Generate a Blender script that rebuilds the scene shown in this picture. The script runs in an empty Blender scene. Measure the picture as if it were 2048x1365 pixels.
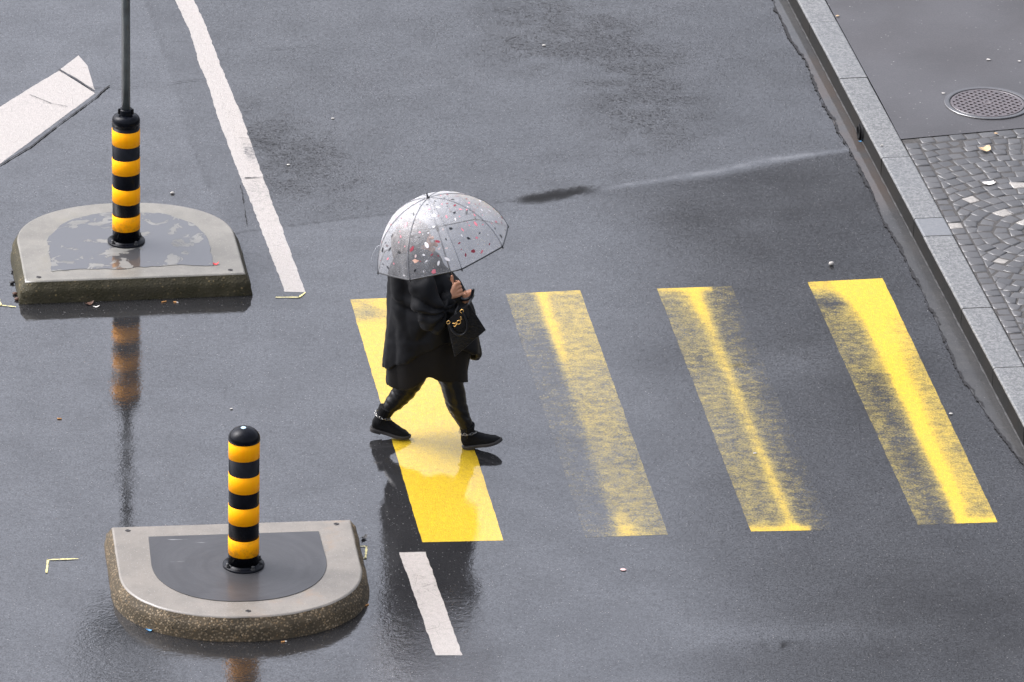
import bpy, bmesh, math, random
import numpy as np
from mathutils import Vector, Matrix, noise

# ------------------------------------------------------------------ camera, sky, sun, exposure
scene = bpy.context.scene
COL = scene.collection
YS = 37.0                                    # the camera stands 37 m south of the crossing, 17 m up
F_PX, PITCH, ROLL, CAM_H = 13234.5, 0.4145, 0.0234, 16.9919

cp, sp = math.cos(PITCH), math.sin(PITCH)
_fw, _up, _rt = Vector((0, cp, -sp)), Vector((0, sp, cp)), Vector((1, 0, 0))
_r = _rt * math.cos(ROLL) + _up * math.sin(ROLL)
_u = -_rt * math.sin(ROLL) + _up * math.cos(ROLL)
CAM = Vector((0, -YS, CAM_H))
cam_data = bpy.data.cameras.new('camera')
cam_data.sensor_width = 36
cam_data.lens = F_PX * 36 / 2048
cam_data.clip_start, cam_data.clip_end = 1, 3000
cam = bpy.data.objects.new('camera', cam_data)
COL.objects.link(cam)
cam.matrix_world = Matrix(((_r.x, _u.x, -_fw.x, CAM.x), (_r.y, _u.y, -_fw.y, CAM.y),
                           (_r.z, _u.z, -_fw.z, CAM.z), (0, 0, 0, 1)))
scene.camera = cam

SUN_EL, SUN_AZ = math.radians(50), math.radians(-70)      # behind cloud, high on the left
world = bpy.data.worlds.new('World')
scene.world = world
world.use_nodes = True
wn = world.node_tree
bg = wn.nodes['Background']
sky = wn.nodes.new('ShaderNodeTexSky')
sky.sky_type = 'NISHITA'
sky.sun_disc = False
sky.sun_elevation = SUN_EL
sky.sun_rotation = SUN_AZ
sky.air_density, sky.dust_density, sky.ozone_density = 1.0, 8.0, 1.0
hs = wn.nodes.new('ShaderNodeHueSaturation')
hs.inputs['Saturation'].default_value = 0.3
tint = wn.nodes.new('ShaderNodeMix')
tint.data_type = 'RGBA'
tint.blend_type = 'MULTIPLY'
tint.inputs[0].default_value = 1.0
tint.inputs[7].default_value = (0.96, 0.977, 1.06, 1)
wn.links.new(sky.outputs[0], hs.inputs['Color'])
wn.links.new(hs.outputs[0], tint.inputs[6])
wn.links.new(tint.outputs[2], bg.inputs['Color'])
bg.inputs['Strength'].default_value = 0.15

sun_data = bpy.data.lights.new('sun', 'SUN')
sun_data.energy = 0.5
sun_data.angle = math.radians(50)
sun_data.color = (1.0, 0.97, 0.93)
sun = bpy.data.objects.new('sun', sun_data)
COL.objects.link(sun)
sd = Vector((math.sin(SUN_AZ) * math.cos(SUN_EL), math.cos(SUN_AZ) * math.cos(SUN_EL), math.sin(SUN_EL)))
sun.rotation_euler = (-sd).to_track_quat('-Z', 'Y').to_euler()

scene.view_settings.view_transform = 'Standard'
scene.view_settings.look = 'None'
scene.view_settings.exposure = 1.3
scene.view_settings.gamma = 1
scene.cycles.max_bounces = 8
scene.cycles.transparent_max_bounces = 24
scene.cycles.use_denoising = True

random.seed(7)
rnd = random.Random(11)

# ------------------------------------------------------------------ helpers
def ground(px, py, z=0.0):
    """the place on level ground (height z) that the photograph shows at this pixel"""
    d = _fw + _r * ((px - 1024) / F_PX) - _u * ((py - 682.5) / F_PX)
    return CAM + d * ((z - CAM_H) / d.z)

Y0 = ground(870, 882).y
def fig(px, py, dy=0.0):
    """a point of the walking figure, dy metres behind (+) or in front (-) of its mid plane"""
    d = _fw + _r * ((px - 1024) / F_PX) - _u * ((py - 682.5) / F_PX)
    return CAM + d * ((Y0 + dy - CAM.y) / d.y)

def V(*a): return Vector(a)

def obj(name, me, mats=(), parent=None, smooth=False):
    if isinstance(me, bmesh.types.BMesh):
        bmesh.ops.recalc_face_normals(me, faces=me.faces)
        b, me = me, bpy.data.meshes.new(name)
        b.to_mesh(me); b.free()
    if not isinstance(mats, (list, tuple)): mats = [mats]
    for m in mats: me.materials.append(m)
    if smooth:
        for p in me.polygons: p.use_smooth = True
    o = bpy.data.objects.new(name, me)
    COL.objects.link(o)
    if parent: o.parent = parent
    return o

def tag(o, label=None, cat=None, group=None, kind=None):
    for k, v in (('label', label), ('category', cat), ('group', group), ('kind', kind)):
        if v: o[k] = v
    return o

def empty(name, loc=(0, 0, 0), rz=0.0):
    o = bpy.data.objects.new(name, None)
    o.empty_display_size = 0.1
    o.location = loc; o.rotation_euler = (0, 0, rz)
    COL.objects.link(o)
    return o

def under(parent, world_pts):
    return [p - parent.location for p in world_pts]

def loft(bm, rings, cap0=True, cap1=True, closed=True, mat=0):
    vs = [[bm.verts.new(p) for p in r] for r in rings]
    n = len(rings[0])
    for a, b in zip(vs, vs[1:]):
        for i in range(n if closed else n - 1):
            j = (i + 1) % n
            f = bm.faces.new((a[i], a[j], b[j], b[i])); f.material_index = mat
    if cap0: bm.faces.new(vs[0][::-1]).material_index = mat
    if cap1: bm.faces.new(vs[-1]).material_index = mat
    return vs

def lathe(bm, prof, seg=40, mat=0, cap0=True, cap1=True, c=(0, 0, 0)):
    rings = [[V(c[0] + r * math.cos(2 * math.pi * i / seg), c[1] + r * math.sin(2 * math.pi * i / seg), c[2] + z)
              for i in range(seg)] for r, z in prof]
    return loft(bm, rings, cap0, cap1, mat=mat)

def ball(bm, c, r, sub=2, scale=None, rot=None):
    m = Matrix.Translation(c)
    if rot: m = m @ rot.to_4x4()
    s = scale or (1, 1, 1)
    m = m @ Matrix.Diagonal((r * s[0], r * s[1], r * s[2], 1))
    bmesh.ops.create_icosphere(bm, subdivisions=sub, radius=1, matrix=m)

def tube(bm, pts, rad, seg=10, caps=True, mat=0, closed=False):
    """a swept tube along points with a radius per point"""
    pts = [Vector(p) for p in pts]
    if not isinstance(rad, (list, tuple)): rad = [rad] * len(pts)
    rings = []
    ref = None
    n = len(pts)
    for i, p in enumerate(pts):
        a = pts[i - 1] if (i > 0 or closed) else pts[i]
        b = pts[(i + 1) % n] if (i < n - 1 or closed) else pts[i]
        t = (b - a).normalized()
        if ref is None: ref = t.orthogonal().normalized()
        ref = (ref - t * ref.dot(t)).normalized()
        bi = t.cross(ref)
        rings.append([p + (ref * math.cos(2 * math.pi * k / seg) + bi * math.sin(2 * math.pi * k / seg)) * rad[i] for k in range(seg)])
    if closed: rings.append(rings[0])
    vs = loft(bm, rings, caps and not closed, caps and not closed, mat=mat)
    return vs

def limb(bm, pts, rad, seg=16):
    """tapered solid limb with round ends (to be fused by fuse())"""
    tube(bm, pts, rad, seg)
    for p, r in zip(pts, rad): ball(bm, p, r * 1.0, 2)

def spline(pts, n=8, closed=False):
    """catmull-rom through points"""
    P = [Vector(p) for p in pts]
    out = []
    m = len(P)
    for i in range(m if closed else m - 1):
        p0 = P[i - 1] if (i > 0 or closed) else P[0]
        p1, p2 = P[i], P[(i + 1) % m]
        p3 = P[(i + 2) % m] if (i + 2 < m or closed) else P[-1]
        for k in range(n):
            t = k / n
            out.append(0.5 * ((2 * p1) + (-p0 + p2) * t + (2 * p0 - 5 * p1 + 4 * p2 - p3) * t * t + (-p0 + 3 * p1 - 3 * p2 + p3) * t ** 3))
    if not closed: out.append(P[-1])
    return out

def fuse(bm, voxel, smooth=3, factor=0.5):
    """fuse overlapping closed shapes into one continuous surface"""
    bmesh.ops.recalc_face_normals(bm, faces=bm.faces)
    me = bpy.data.meshes.new('tmp'); bm.to_mesh(me); bm.free()
    o = bpy.data.objects.new('tmp', me); COL.objects.link(o)
    r = o.modifiers.new('r', 'REMESH'); r.mode = 'VOXEL'; r.voxel_size = voxel; r.use_smooth_shade = True
    if smooth:
        s = o.modifiers.new('s', 'SMOOTH'); s.factor = factor; s.iterations = smooth
    dg = bpy.context.evaluated_depsgraph_get()
    res = bpy.data.meshes.new_from_object(o.evaluated_get(dg))
    bpy.data.objects.remove(o); bpy.data.meshes.remove(me)
    for p in res.polygons: p.use_smooth = True
    return res

def displace(me, fn):
    n = [v.normal.copy() for v in me.vertices]
    c = [v.co.copy() for v in me.vertices]
    for v, nn, co in zip(me.vertices, n, c):
        v.co = co + nn * fn(co, nn)
    me.update()

def smoothstep(a, b, x):
    t = np.clip((x - a) / (b - a), 0, 1)
    return t * t * (3 - 2 * t)

# ------------------------------------------------------------------ node helpers
class Mat:
    def __init__(s, name):
        s.m = bpy.data.materials.new(name); s.m.use_nodes = True
        s.nt = s.m.node_tree
        s.b = s.nt.nodes['Principled BSDF']
        s.tc = None
    def put(s, sock, v):
        if isinstance(v, bpy.types.NodeSocket): s.nt.links.new(v, sock)
        elif isinstance(v, tuple) and len(v) == 3 and sock.type == 'RGBA': sock.default_value = (*v, 1)
        else: sock.default_value = v
    def node(s, typ, ins=None, **props):
        n = s.nt.nodes.new(typ)
        for k, v in props.items(): setattr(n, k, v)
        for k, v in (ins or {}).items(): s.put(n.inputs[k], v)
        return n
    def pos(s, scale=None, rot=None):
        if s.tc is None: s.tc = s.node('ShaderNodeTexCoord')
        o = s.tc.outputs['Object']
        if scale or rot:
            mp = s.node('ShaderNodeMapping', {'Vector': o})
            if scale: mp.inputs['Scale'].default_value = scale
            if rot: mp.inputs['Rotation'].default_value = rot
            o = mp.outputs[0]
        return o
    def noise(s, scale, detail=3, rough=0.5, vec=None, dist=0.0):
        return s.node('ShaderNodeTexNoise', {'Vector': vec or s.pos(), 'Scale': scale, 'Detail': detail, 'Roughness': rough, 'Distortion': dist}).outputs['Fac']
    def voro(s, scale, vec=None, out='Color', feature='F1', rand=1.0):
        return s.node('ShaderNodeTexVoronoi', {'Vector': vec or s.pos(), 'Scale': scale, 'Randomness': rand}, feature=feature).outputs[out]
    def attr(s, name, out='Fac'):
        return s.node('ShaderNodeAttribute', attribute_name=name).outputs[out]
    def math(s, op, a, b=0.0, c=0.0, clamp=False):
        n = s.node('ShaderNodeMath', operation=op, use_clamp=clamp)
        for i, v in enumerate((a, b, c)): s.put(n.inputs[i], v)
        return n.outputs[0]
    def step(s, x, a, b, lo=0.0, hi=1.0):
        n = s.node('ShaderNodeMapRange', interpolation_type='SMOOTHSTEP')
        for k, v in (('Value', x), ('From Min', a), ('From Max', b), ('To Min', lo), ('To Max', hi)): s.put(n.inputs[k], v)
        return n.outputs[0]
    def mix(s, f, a, b, blend='MIX'):
        n = s.node('ShaderNodeMix', data_type='RGBA', blend_type=blend)
        s.put(n.inputs[0], f); s.put(n.inputs[6], a); s.put(n.inputs[7], b)
        return n.outputs[2]
    def fmix(s, f, a, b):
        n = s.node('ShaderNodeMix', data_type='FLOAT')
        s.put(n.inputs[0], f); s.put(n.inputs[2], a); s.put(n.inputs[3], b)
        return n.outputs[0]
    def sep(s, v): return s.node('ShaderNodeSeparateColor', {'Color': v}).outputs
    def bump(s, h, strength=1.0, dist=0.01, normal=None):
        n = s.node('ShaderNodeBump', {'Height': h, 'Strength': strength, 'Distance': dist})
        if normal: s.put(n.inputs['Normal'], normal)
        return n.outputs[0]
    def set(s, **kw):
        for k, v in kw.items(): s.put(s.b.inputs[k.replace('_', ' ')], v)
        return s

def simple(name, col, rough=0.5, var=0.15, vscale=12, bump=0.0, bscale=80, bdist=0.002, **kw):
    """a plain surface with its own mottling and fine relief"""
    m = Mat(name)
    n = m.noise(vscale, 4, 0.6)
    c = tuple(col)
    d = tuple(max(0, x * (1 - var)) for x in c); l = tuple(min(1, x * (1 + var)) for x in c)
    m.set(Base_Color=m.mix(m.step(n, 0.3, 0.7), d, l), Roughness=rough)
    if bump: m.set(Normal=m.bump(m.noise(bscale, 3), bump, bdist))
    for k, v in kw.items(): m.set(**{k: v})
    return m.m

def asphalt_nodes(m, dark=(0.008, 0.008, 0.0085), light=(0.016, 0.016, 0.0165), speck=0.965, scale=110):
    """bitumen with stone chippings showing: colour, height"""
    big = m.noise(1.1, 4, 0.6)
    base = m.mix(m.step(big, 0.3, 0.7), dark, light)
    fine = m.noise(140, 2, 0.7)
    base = m.mix(m.step(fine, 0.35, 0.75), m.mix(0.5, base, (0.01, 0.01, 0.011)), base)
    vc = m.sep(m.voro(scale))
    vd = m.voro(scale, out='Distance')
    isl = m.math('MULTIPLY', m.step(vc[0], speck - 0.005, speck + 0.005), m.step(vd, 0.42, 0.25))
    chip = m.mix(vc[1], (0.045, 0.045, 0.047), (0.18, 0.174, 0.166))
    col = m.mix(isl, base, chip)
    return col, isl

def wet_surface(m, wet, rough_h, ripple, coat_rough=0.03):
    """a rain film: a clear water coat whose ripple follows the relief below"""
    m.set(Coat_Weight=wet, Coat_Roughness=coat_rough, Coat_IOR=2.4)
    m.put(m.b.inputs['Coat Normal'], ripple)
    m.put(m.b.inputs['Normal'], rough_h)

def road_film(m, wet, coarse):
    h1 = m.noise(34, 3, 0.6)
    h2 = m.noise(11, 2, 0.5)
    h3 = m.noise(105, 2, 0.6)
    fine = m.math('ADD', m.math('MULTIPLY', h1, 1.0), m.math('MULTIPLY', h3, 0.35))
    hh = m.math('ADD', m.math('MULTIPLY', fine, m.fmix(coarse, 0.40, 1.0)), m.math('MULTIPLY', h2, 0.5))
    rip = m.bump(hh, m.fmix(coarse, 0.10, 1.0), 0.0055)
    base = m.bump(m.math('ADD', h3, h1), 0.9, 0.005)
    wet = m.math('MULTIPLY', wet, m.step(m.noise(2.6, 4, 0.6), 0.25, 0.7, 0.84, 1.0))
    pores = m.math('MULTIPLY', m.step(m.noise(85, 3, 0.75), 0.36, 0.56), m.step(m.noise(26, 5, 0.85), 0.32, 0.56, 0.25, 1.0))   # bare pores between the chippings
    fleck = m.math('MULTIPLY', m.step(m.noise(30, 4, 0.65), 0.53, 0.62), m.step(coarse, 0.45, 1.0))
    wet = m.math('MULTIPLY', wet, m.math('SUBTRACT', 1.0, m.math('MULTIPLY', fleck, 0.6)))
    wet = m.math('MULTIPLY', wet, m.fmix(pores, m.fmix(coarse, 0.54, 0.15), 1.0))
    wet_surface(m, wet, base, rip, m.fmix(coarse, 0.012, 0.12))

# ------------------------------------------------------------------ materials of the setting
def make_road_mat():
    m = Mat('wet_asphalt')
    wet, coarse, tone = m.attr('wet'), m.attr('coarse'), m.attr('tone')
    col, isl = asphalt_nodes(m)
    col = m.mix(m.step(tone, 0, 1), col, m.mix(0.65, col, (0.006, 0.006, 0.006)))
    col = m.mix(m.step(m.math('MULTIPLY', tone, -1.0), 0, 1), col, (0.055, 0.055, 0.056))      # sky sheen on the seam's water, painted as pale colour
    m.set(Base_Color=col, Roughness=0.7, Specular_IOR_Level=0.08)
    wet2 = m.math('MULTIPLY', wet, m.math('SUBTRACT', 1.0, m.math('MULTIPLY', isl, 0.6)))
    co2 = m.math('ADD', coarse, m.step(m.noise(5, 4, 0.65), 0.5, 0.8, 0.0, 0.15), clamp=True)
    road_film(m, wet2, co2)
    return m.m

def paint_mat(name, paint, dirty, wetf=1.0, scale=75, crack=False):
    """road paint worn down to the asphalt: 'cover' says how much paint is left"""
    m = Mat(name)
    cover = m.attr('cover')
    wet = m.attr('wet'); coarse = m.attr('coarse')
    asp, isl = asphalt_nodes(m)
    g1 = m.noise(scale, 4, 0.7)
    g2 = m.noise(16, 5, 0.7, vec=m.pos((0.8, 1.1, 1)))
    g3 = m.voro(95, out='Distance')
    g = m.math('ADD', m.math('ADD', m.math('MULTIPLY', g1, 0.66), m.math('MULTIPLY', g2, 0.62)), m.math('MULTIPLY', g3, -0.12))
    g = m.math('SUBTRACT', g, 0.11)
    thr = m.math('MULTIPLY_ADD', cover, 0.62, 0.215)
    left = m.math('MULTIPLY', m.step(m.math('SUBTRACT', thr, g), -0.24, 0.24), m.step(m.noise(120, 3, .8), .3, .5, .72, 1.0))
    pc = m.mix(m.step(m.noise(30, 3, 0.7), 0.3, 0.75), dirty, paint)
    if name.startswith('yellow'): pc = m.mix(m.step(cover, .25, .75), (0.30, 0.225, 0.035), pc)      # thin paint is greyed with road dirt
    if crack:
        ck = m.voro(5.5, vec=m.pos((1, 1, 1)), out='Distance', feature='DISTANCE_TO_EDGE')
        left = m.math('MULTIPLY', left, m.step(m.math('ADD', ck, m.step(m.noise(3), .4, .6, 0, .02)), 0.002, 0.009, .62, 1.))
    m.set(Base_Color=m.mix(left, asp, pc), Roughness=0.65, Specular_IOR_Level=m.fmix(left, 0.08, 0.3))
    road_film(m, m.math('MULTIPLY', wet, m.fmix(left, 1.0, wetf)), coarse)
    return m.m

M = {}
M['road'] = make_road_mat()
M['yellow_paint'] = paint_mat('yellow_road_paint', (0.52, 0.345, 0.0015), (0.42, 0.272, 0.006), 0.75)
M['white_paint'] = paint_mat('white_road_paint', (0.325, 0.295, 0.265), (0.28, 0.255, 0.23), 0.45, 40, True)

def concrete(name, col, dark, wet=0.35, stain=None):
    m = Mat(name)
    n = m.noise(5, 6, 0.65); n2 = m.noise(160, 3, 0.6)
    c = m.mix(m.step(n, 0.3, 0.7), dark, col)
    c = m.mix(m.step(n2, 0.45, 0.75, 0, 0.35), c, m.mix(0.5, c, (0.02, 0.02, 0.02)))
    gv = m.sep(m.voro(150)); gd = m.voro(150, out='Distance')
    c = m.mix(m.math('MULTIPLY', m.step(gd, .45, .25), m.step(gv[0], .82, .86)), c, m.mix(gv[1], (.05, .045, .04), (.30, .28, .25)))
    c = m.mix(m.step(m.noise(1.9, 6, .7, dist=.8), .50, .70, 0, .38), c, m.mix(.6, c, (.06, .055, .045)))
    if stain:
        c = m.mix(m.step(m.noise(2.6, 5, 0.7), 0.6, 0.75, 0, 0.5), c, stain)
    m.set(Base_Color=c, Roughness=0.7)
    wet_surface(m, wet, m.bump(n2, 0.4, 0.002), m.bump(m.noise(70, 3), 0.5, 0.002), 0.2)
    return m.m

def aggregate(name, mortar, chips, moss=None, lo=0.3, scale=75, wet=0.3):
    """washed concrete with its gravel exposed"""
    m = Mat(name)
    vc = m.sep(m.voro(scale)); vd = m.voro(scale, out='Distance')
    stone = m.mix(vc[0], m.mix(vc[1], chips[0], chips[1]), m.mix(vc[1], chips[2], chips[3]))
    pick = m.math('MULTIPLY', m.step(vd, 0.55, 0.35), m.step(vc[2], lo, lo + 0.05))
    c = m.mix(pick, mortar, stone)
    pits = m.step(m.noise(38, 3, 0.6), 0.62, 0.7)
    c = m.mix(m.math('MULTIPLY', pits, 0.8), c, (0.012, 0.011, 0.009))
    c = m.mix(m.step(m.noise(4.5, 5, .65), 0.35, 0.7), m.mix(0.55, c, (0.02, 0.018, 0.012)), c)
    if moss: c = m.mix(m.step(m.noise(7, 5, .65), 0.38, 0.62, 0.15, 0.85), c, moss)
    m.set(Base_Color=c, Roughness=0.75)
    h = m.math('SUBTRACT', m.step(vd, 0.6, 0.1), m.math('MULTIPLY', pits, 1.2))
    m.set(Specular_IOR_Level=.2, Normal=m.bump(h, 0.45, 0.005), Coat_Weight=wet, Coat_Roughness=0.25)
    m.put(m.b.inputs['Coat Normal'], m.bump(h, 0.5, 0.004))
    return m.m

# ------------------------------------------------------------------ fields of the road: how wet, how coarse, how dark
W2 = lambda pts, z=0.0: np.array([tuple(ground(*p, z))[:2] for p in pts])
seam_pl = W2([(300, 500), (500, 462), (760, 430), (1035, 402), (1215, 374), (1330, 356), (1430, 342), (1520, 322), (1700, 296), (1800, 280)])
line_pl = W2([(330, -60), (375, 0), (423, 130), (450, 240), (510, 380), (600, 586), (700, 820)])
kerb_pl = W2([(1567.7, 0), (1676, 201), (1756, 357), (1824, 472), (1865, 560), (1915, 647), (1981, 766), (2048, 878)])

def pl_y_at(pl, x): return np.interp(x, pl[:, 0], pl[:, 1])
def pl_dist(pl, X, Y):
    best = np.full(X.shape, 1e9)
    for a, b in zip(pl, pl[1:]):
        d = b - a; L = d @ d
        t = np.clip(((X - a[0]) * d[0] + (Y - a[1]) * d[1]) / L, 0, 1)
        best = np.minimum(best, np.hypot(X - a[0] - t * d[0], Y - a[1] - t * d[1]))
    return best

def vnoise(X, Y, s, seed=0, oct=3):
    """value noise on arrays"""
    tot = np.zeros(X.shape); amp = 1; norm = 0
    for o in range(oct):
        xs, ys = X * s + 31.7 * seed + 5.1 * o, Y * s - 17.3 * seed + 9.7 * o
        xi, yi = np.floor(xs).astype(np.int64), np.floor(ys).astype(np.int64)
        fx, fy = xs - xi, ys - yi
        fx, fy = fx * fx * (3 - 2 * fx), fy * fy * (3 - 2 * fy)
        def h(a, b):
            n = (a * 374761393 + b * 668265263 + seed * 974634) & 0x7fffffff
            n = ((n ^ (n >> 13)) * 1274126177) & 0x7fffffff
            return ((n ^ (n >> 16)) & 0xffff) / 65535.0
        v = (h(xi, yi) * (1 - fx) + h(xi + 1, yi) * fx) * (1 - fy) + (h(xi, yi + 1) * (1 - fx) + h(xi + 1, yi + 1) * fx) * fy
        tot += amp * v; norm += amp; amp *= 0.5; s *= 2.03
    return tot / norm

def blob(X, Y, px, py, rx, ry, rot=0.0):
    c = ground(px, py)
    dx, dy = X - c.x, Y - c.y
    u, v = dx * math.cos(rot) + dy * math.sin(rot), -dx * math.sin(rot) + dy * math.cos(rot)
    return np.exp(-(u / rx) ** 2 - (v / ry) ** 2)

def fields(X, Y):
    X = np.asarray(X, float); Y = np.asarray(Y, float)
    n1 = vnoise(X, Y, 0.9, 1); n2 = vnoise(X, Y, 2.3, 2); n3 = vnoise(X, Y, 7.0, 3)
    ys = pl_y_at(seam_pl, X)
    far = smoothstep(-0.03, 0.03, Y - ys)                                  # beyond the seam
    xl = np.interp(Y, line_pl[::-1, 1], line_pl[::-1, 0])
    right = smoothstep(-0.02, 0.02, X - xl)                                # right of the white line
    r1 = far * right                                                        # old coarse asphalt
    # near part: shining on the left, drained on the right
    drain = smoothstep(0.25, 1.9, X + 0.10 * Y + 0.7 * (n1 - 0.5))
    wet = 1.0 - 0.43 * drain * (1 - far)
    coarse = 0.05 + 0.55 * drain * (1 - far) + 0.16 * (n2 - 0.5)
    coarse = coarse * (1 - r1) + r1 * (0.42 + 0.5 * (n2 - 0.5))
    wet = wet * (1 - r1) + r1 * (0.93 - 0.12 * smoothstep(0.3, 2, X))
    tone = np.zeros(X.shape)
    for b, a in ((blob(X, Y, 1130, 70, .55, .7, .2), .75), (blob(X, Y, 1290, 190, .45, .9), .5), (blob(X, Y, 560, 300, .32, .9, .2), .65),
                 (blob(X, Y, 640, 330, .25, .5, .2), .4), (blob(X, Y, 1190, 320, .5, .4), .2)):
        q = b * a * (0.5 + 1.0 * smoothstep(.35, .7, n3)) * r1
        coarse += q; wet -= 0.08 * q
    for b, a in ((blob(X, Y, 1500, 440, 1.2, 1.3), .17), (blob(X, Y, 1600, 400, .7, .5), .08), (blob(X, Y, 1330, 430, .5, .35), .12),
                 (blob(X, Y, 1900, 1250, .9, 1.0), .20), (blob(X, Y, 1500, 1330, .5, .35), .12), (blob(X, Y, 1750, 760, .5, 1.2, .1), .2)):
        q = b * a * (0.2 + 1.0 * n2 + .6 * n3) * (1 - far)
        wet -= q; coarse += 0.5 * q
    for b, a in ((blob(X, Y, 1250, 440, .8, .5), .25), (blob(X, Y, 1500, 1270, 1.2, .14, .1), .25), (blob(X, Y, 1620, 720, .8, .22, .5), .22),
                 (blob(X, Y, 1150, 560, .6, .6), .2), (blob(X, Y, 1100, 1250, .9, .9), .25)):
        wet += b * a * (1 - far)
    # lower left: ripply film before the near island
    for b, a in ((blob(X, Y, 250, 1330, .5, .5), .35), (blob(X, Y, 850, 1260, .35, .9), .3), (blob(X, Y, 640, 1350, .5, .3), .25)):
        coarse += b * a
    # the seam: a ridge holding water, open and dark on one stretch
    ds = np.abs(Y - ys)
    on = smoothstep(-0.1, 0.3, X) 
    wid = 0.035 + 0.05 * smoothstep(0.8, 1.4, X) * smoothstep(2.1, 1.6, X) * (0.5 + n2)
    k = np.exp(-((Y - ys + 0.03) / wid) ** 2) * on
    wet = wet * (1 - k) + 1.0 * k; coarse = coarse * (1 - k) + 0.03 * k
    seam_sheen = np.exp(-((Y - ys + .01) / (.5 * wid)) ** 2) * smoothstep(ground(1180, 378).x, ground(1260, 368).x, X) * (.25 + .75 * n3) * (.35 + 1.1 * smoothstep(.3, .7, vnoise(X, Y, 19, 12, 4)))
    tone -= seam_sheen  # negative tone paints the wet seam's glint pale
    gap = smoothstep(ground(1020, 400).x, ground(1060, 400).x, X) * smoothstep(ground(1225, 370).x, ground(1150, 370).x, X)
    n18 = vnoise(X, Y, 20, 14, 3)
    k2 = np.exp(-((Y - ys + .05 * (n18 - .5)) / (0.075 * (0.25 + 1.5 * n3))) ** 4) * gap * smoothstep(.25, .5, n18 + .25 * n3)
    wet = wet * (1 - 0.95 * k2); tone += k2; coarse += k2 * 0.8
    k3 = np.exp(-(ds / 0.012) ** 2) * (1 - on) * smoothstep(-3, -2, X)
    wet = wet * (1 - .4 * k3); tone += .5 * k3
    # small pothole scar, lower right
    s = blob(X, Y, 1565, 1291, .11, .05, .1) * smoothstep(.35, .65, vnoise(X, Y, 22, 8))
    wet -= .7 * s; tone += s
    s = blob(X, Y, 1480, 730, .10, .03, .3) * smoothstep(.4, .6, vnoise(X, Y, 22, 9)); wet -= .5 * s; tone += s
    # darker run of old bitumen along the left edge of the long line, with its ragged border
    e = X - (xl - 0.30 - 0.05 * (n3 - .5))
    ed = np.exp(-(e / 0.018) ** 2) * smoothstep(.35, .6, vnoise(X, Y, 3.2, 5)) * smoothstep(2.1, 2.6, Y)
    wet = wet - .18 * ed
    band = smoothstep(-.02, .02, e) * (1 - right) * smoothstep(2.0, 2.4, Y)
    wet -= .10 * band; coarse += .1 * band
    # the drift of the kerb-side rut
    return np.clip(wet, 0.02, 1), np.clip(coarse, 0.0, 1), np.clip(tone, -1, 1)

def paint_attrs(me, vals):
    for k, a in vals.items():
        at = me.attributes.new(k, 'FLOAT', 'POINT')
        at.data.foreach_set('value', np.asarray(a, np.float32).ravel())

# ------------------------------------------------------------------ the road: one sheet to the horizon
def axis(lo, hi, step):
    fine = list(np.arange(lo, hi + step / 2, step))
    ext = [0.2, 0.6, 1.5, 4, 10, 30, 100, 400, 1500]
    return np.array([lo - e for e in ext[::-1]] + fine + [hi + e for e in ext])
gx, gy = axis(-4.3, 4.3, 0.028), axis(-3.8, 8.4, 0.032)
GX, GY = np.meshgrid(gx, gy)
nx, ny = len(gx), len(gy)
co = np.stack([GX, GY, np.zeros_like(GX)], -1).reshape(-1, 3)
idx = np.arange(nx * ny).reshape(ny, nx)
quads = np.stack([idx[:-1, :-1], idx[:-1, 1:], idx[1:, 1:], idx[1:, :-1]], -1).reshape(-1, 4)
me = bpy.data.meshes.new('road')
me.vertices.add(len(co)); me.vertices.foreach_set('co', co.ravel())
me.loops.add(quads.size); me.loops.foreach_set('vertex_index', quads.ravel().astype(np.int32))
me.polygons.add(len(quads))
me.polygons.foreach_set('loop_start', (np.arange(len(quads)) * 4).astype(np.int32))
me.update(calc_edges=True)
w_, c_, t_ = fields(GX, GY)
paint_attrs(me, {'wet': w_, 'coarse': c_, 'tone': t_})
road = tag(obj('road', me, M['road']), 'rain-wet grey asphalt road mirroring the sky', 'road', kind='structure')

# ------------------------------------------------------------------ painted markings
def sheet(name, quad, nu, nv, cover, mat, z=0.0006, label=None, group=None, cat='road marking', edge=0.004, seed=0):
    """a painted patch: quad = four ground corners (bottom left, bottom right, top right, top left)"""
    a, b, c, d = [Vector((p[0], p[1], 0)) for p in quad]
    us, vs = np.linspace(0, 1, nu), np.linspace(0, 1, nv)
    U, Vv = np.meshgrid(us, vs)
    A = np.array(a)[None, None]; B = np.array(b)[None, None]; C = np.array(c)[None, None]; D = np.array(d)[None, None]
    uu, vv = U[..., None], Vv[..., None]
    P = (A * (1 - uu) + B * uu) * (1 - vv) + (D * (1 - uu) + C * uu) * vv
    # slightly ragged long edges
    du = (np.array(b - a) / (b - a).length)
    j = (vnoise(P[..., 0], P[..., 1], 14, seed + 3) - .5) * 2 * edge * ((U == 0) | (U == 1))
    P = P + j[..., None] * du
    P[..., 2] = z
    i = np.arange(nu * nv).reshape(nv, nu)
    q = np.stack([i[:-1, :-1], i[:-1, 1:], i[1:, 1:], i[1:, :-1]], -1).reshape(-1, 4)
    m = bpy.data.meshes.new(name)
    m.from_pydata(P.reshape(-1, 3).tolist(), [], q.tolist())
    w, c2, t = fields(P[..., 0], P[..., 1])
    paint_attrs(m, {'wet': w, 'coarse': c2, 'cover': np.clip(cover(U, Vv, P[..., 0], P[..., 1]), 0, 1)})
    o = obj(name, m, mat)
    return tag(o, label, cat, group, 'structure')

g2 = lambda *p: ground(*p)
def bump1(x, c, w): return np.exp(-((x - c) / w) ** 2)
def ends(v, w=.02): return np.exp(-(v / w) ** 2) + np.exp(-((1 - v) / w) ** 2)

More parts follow.
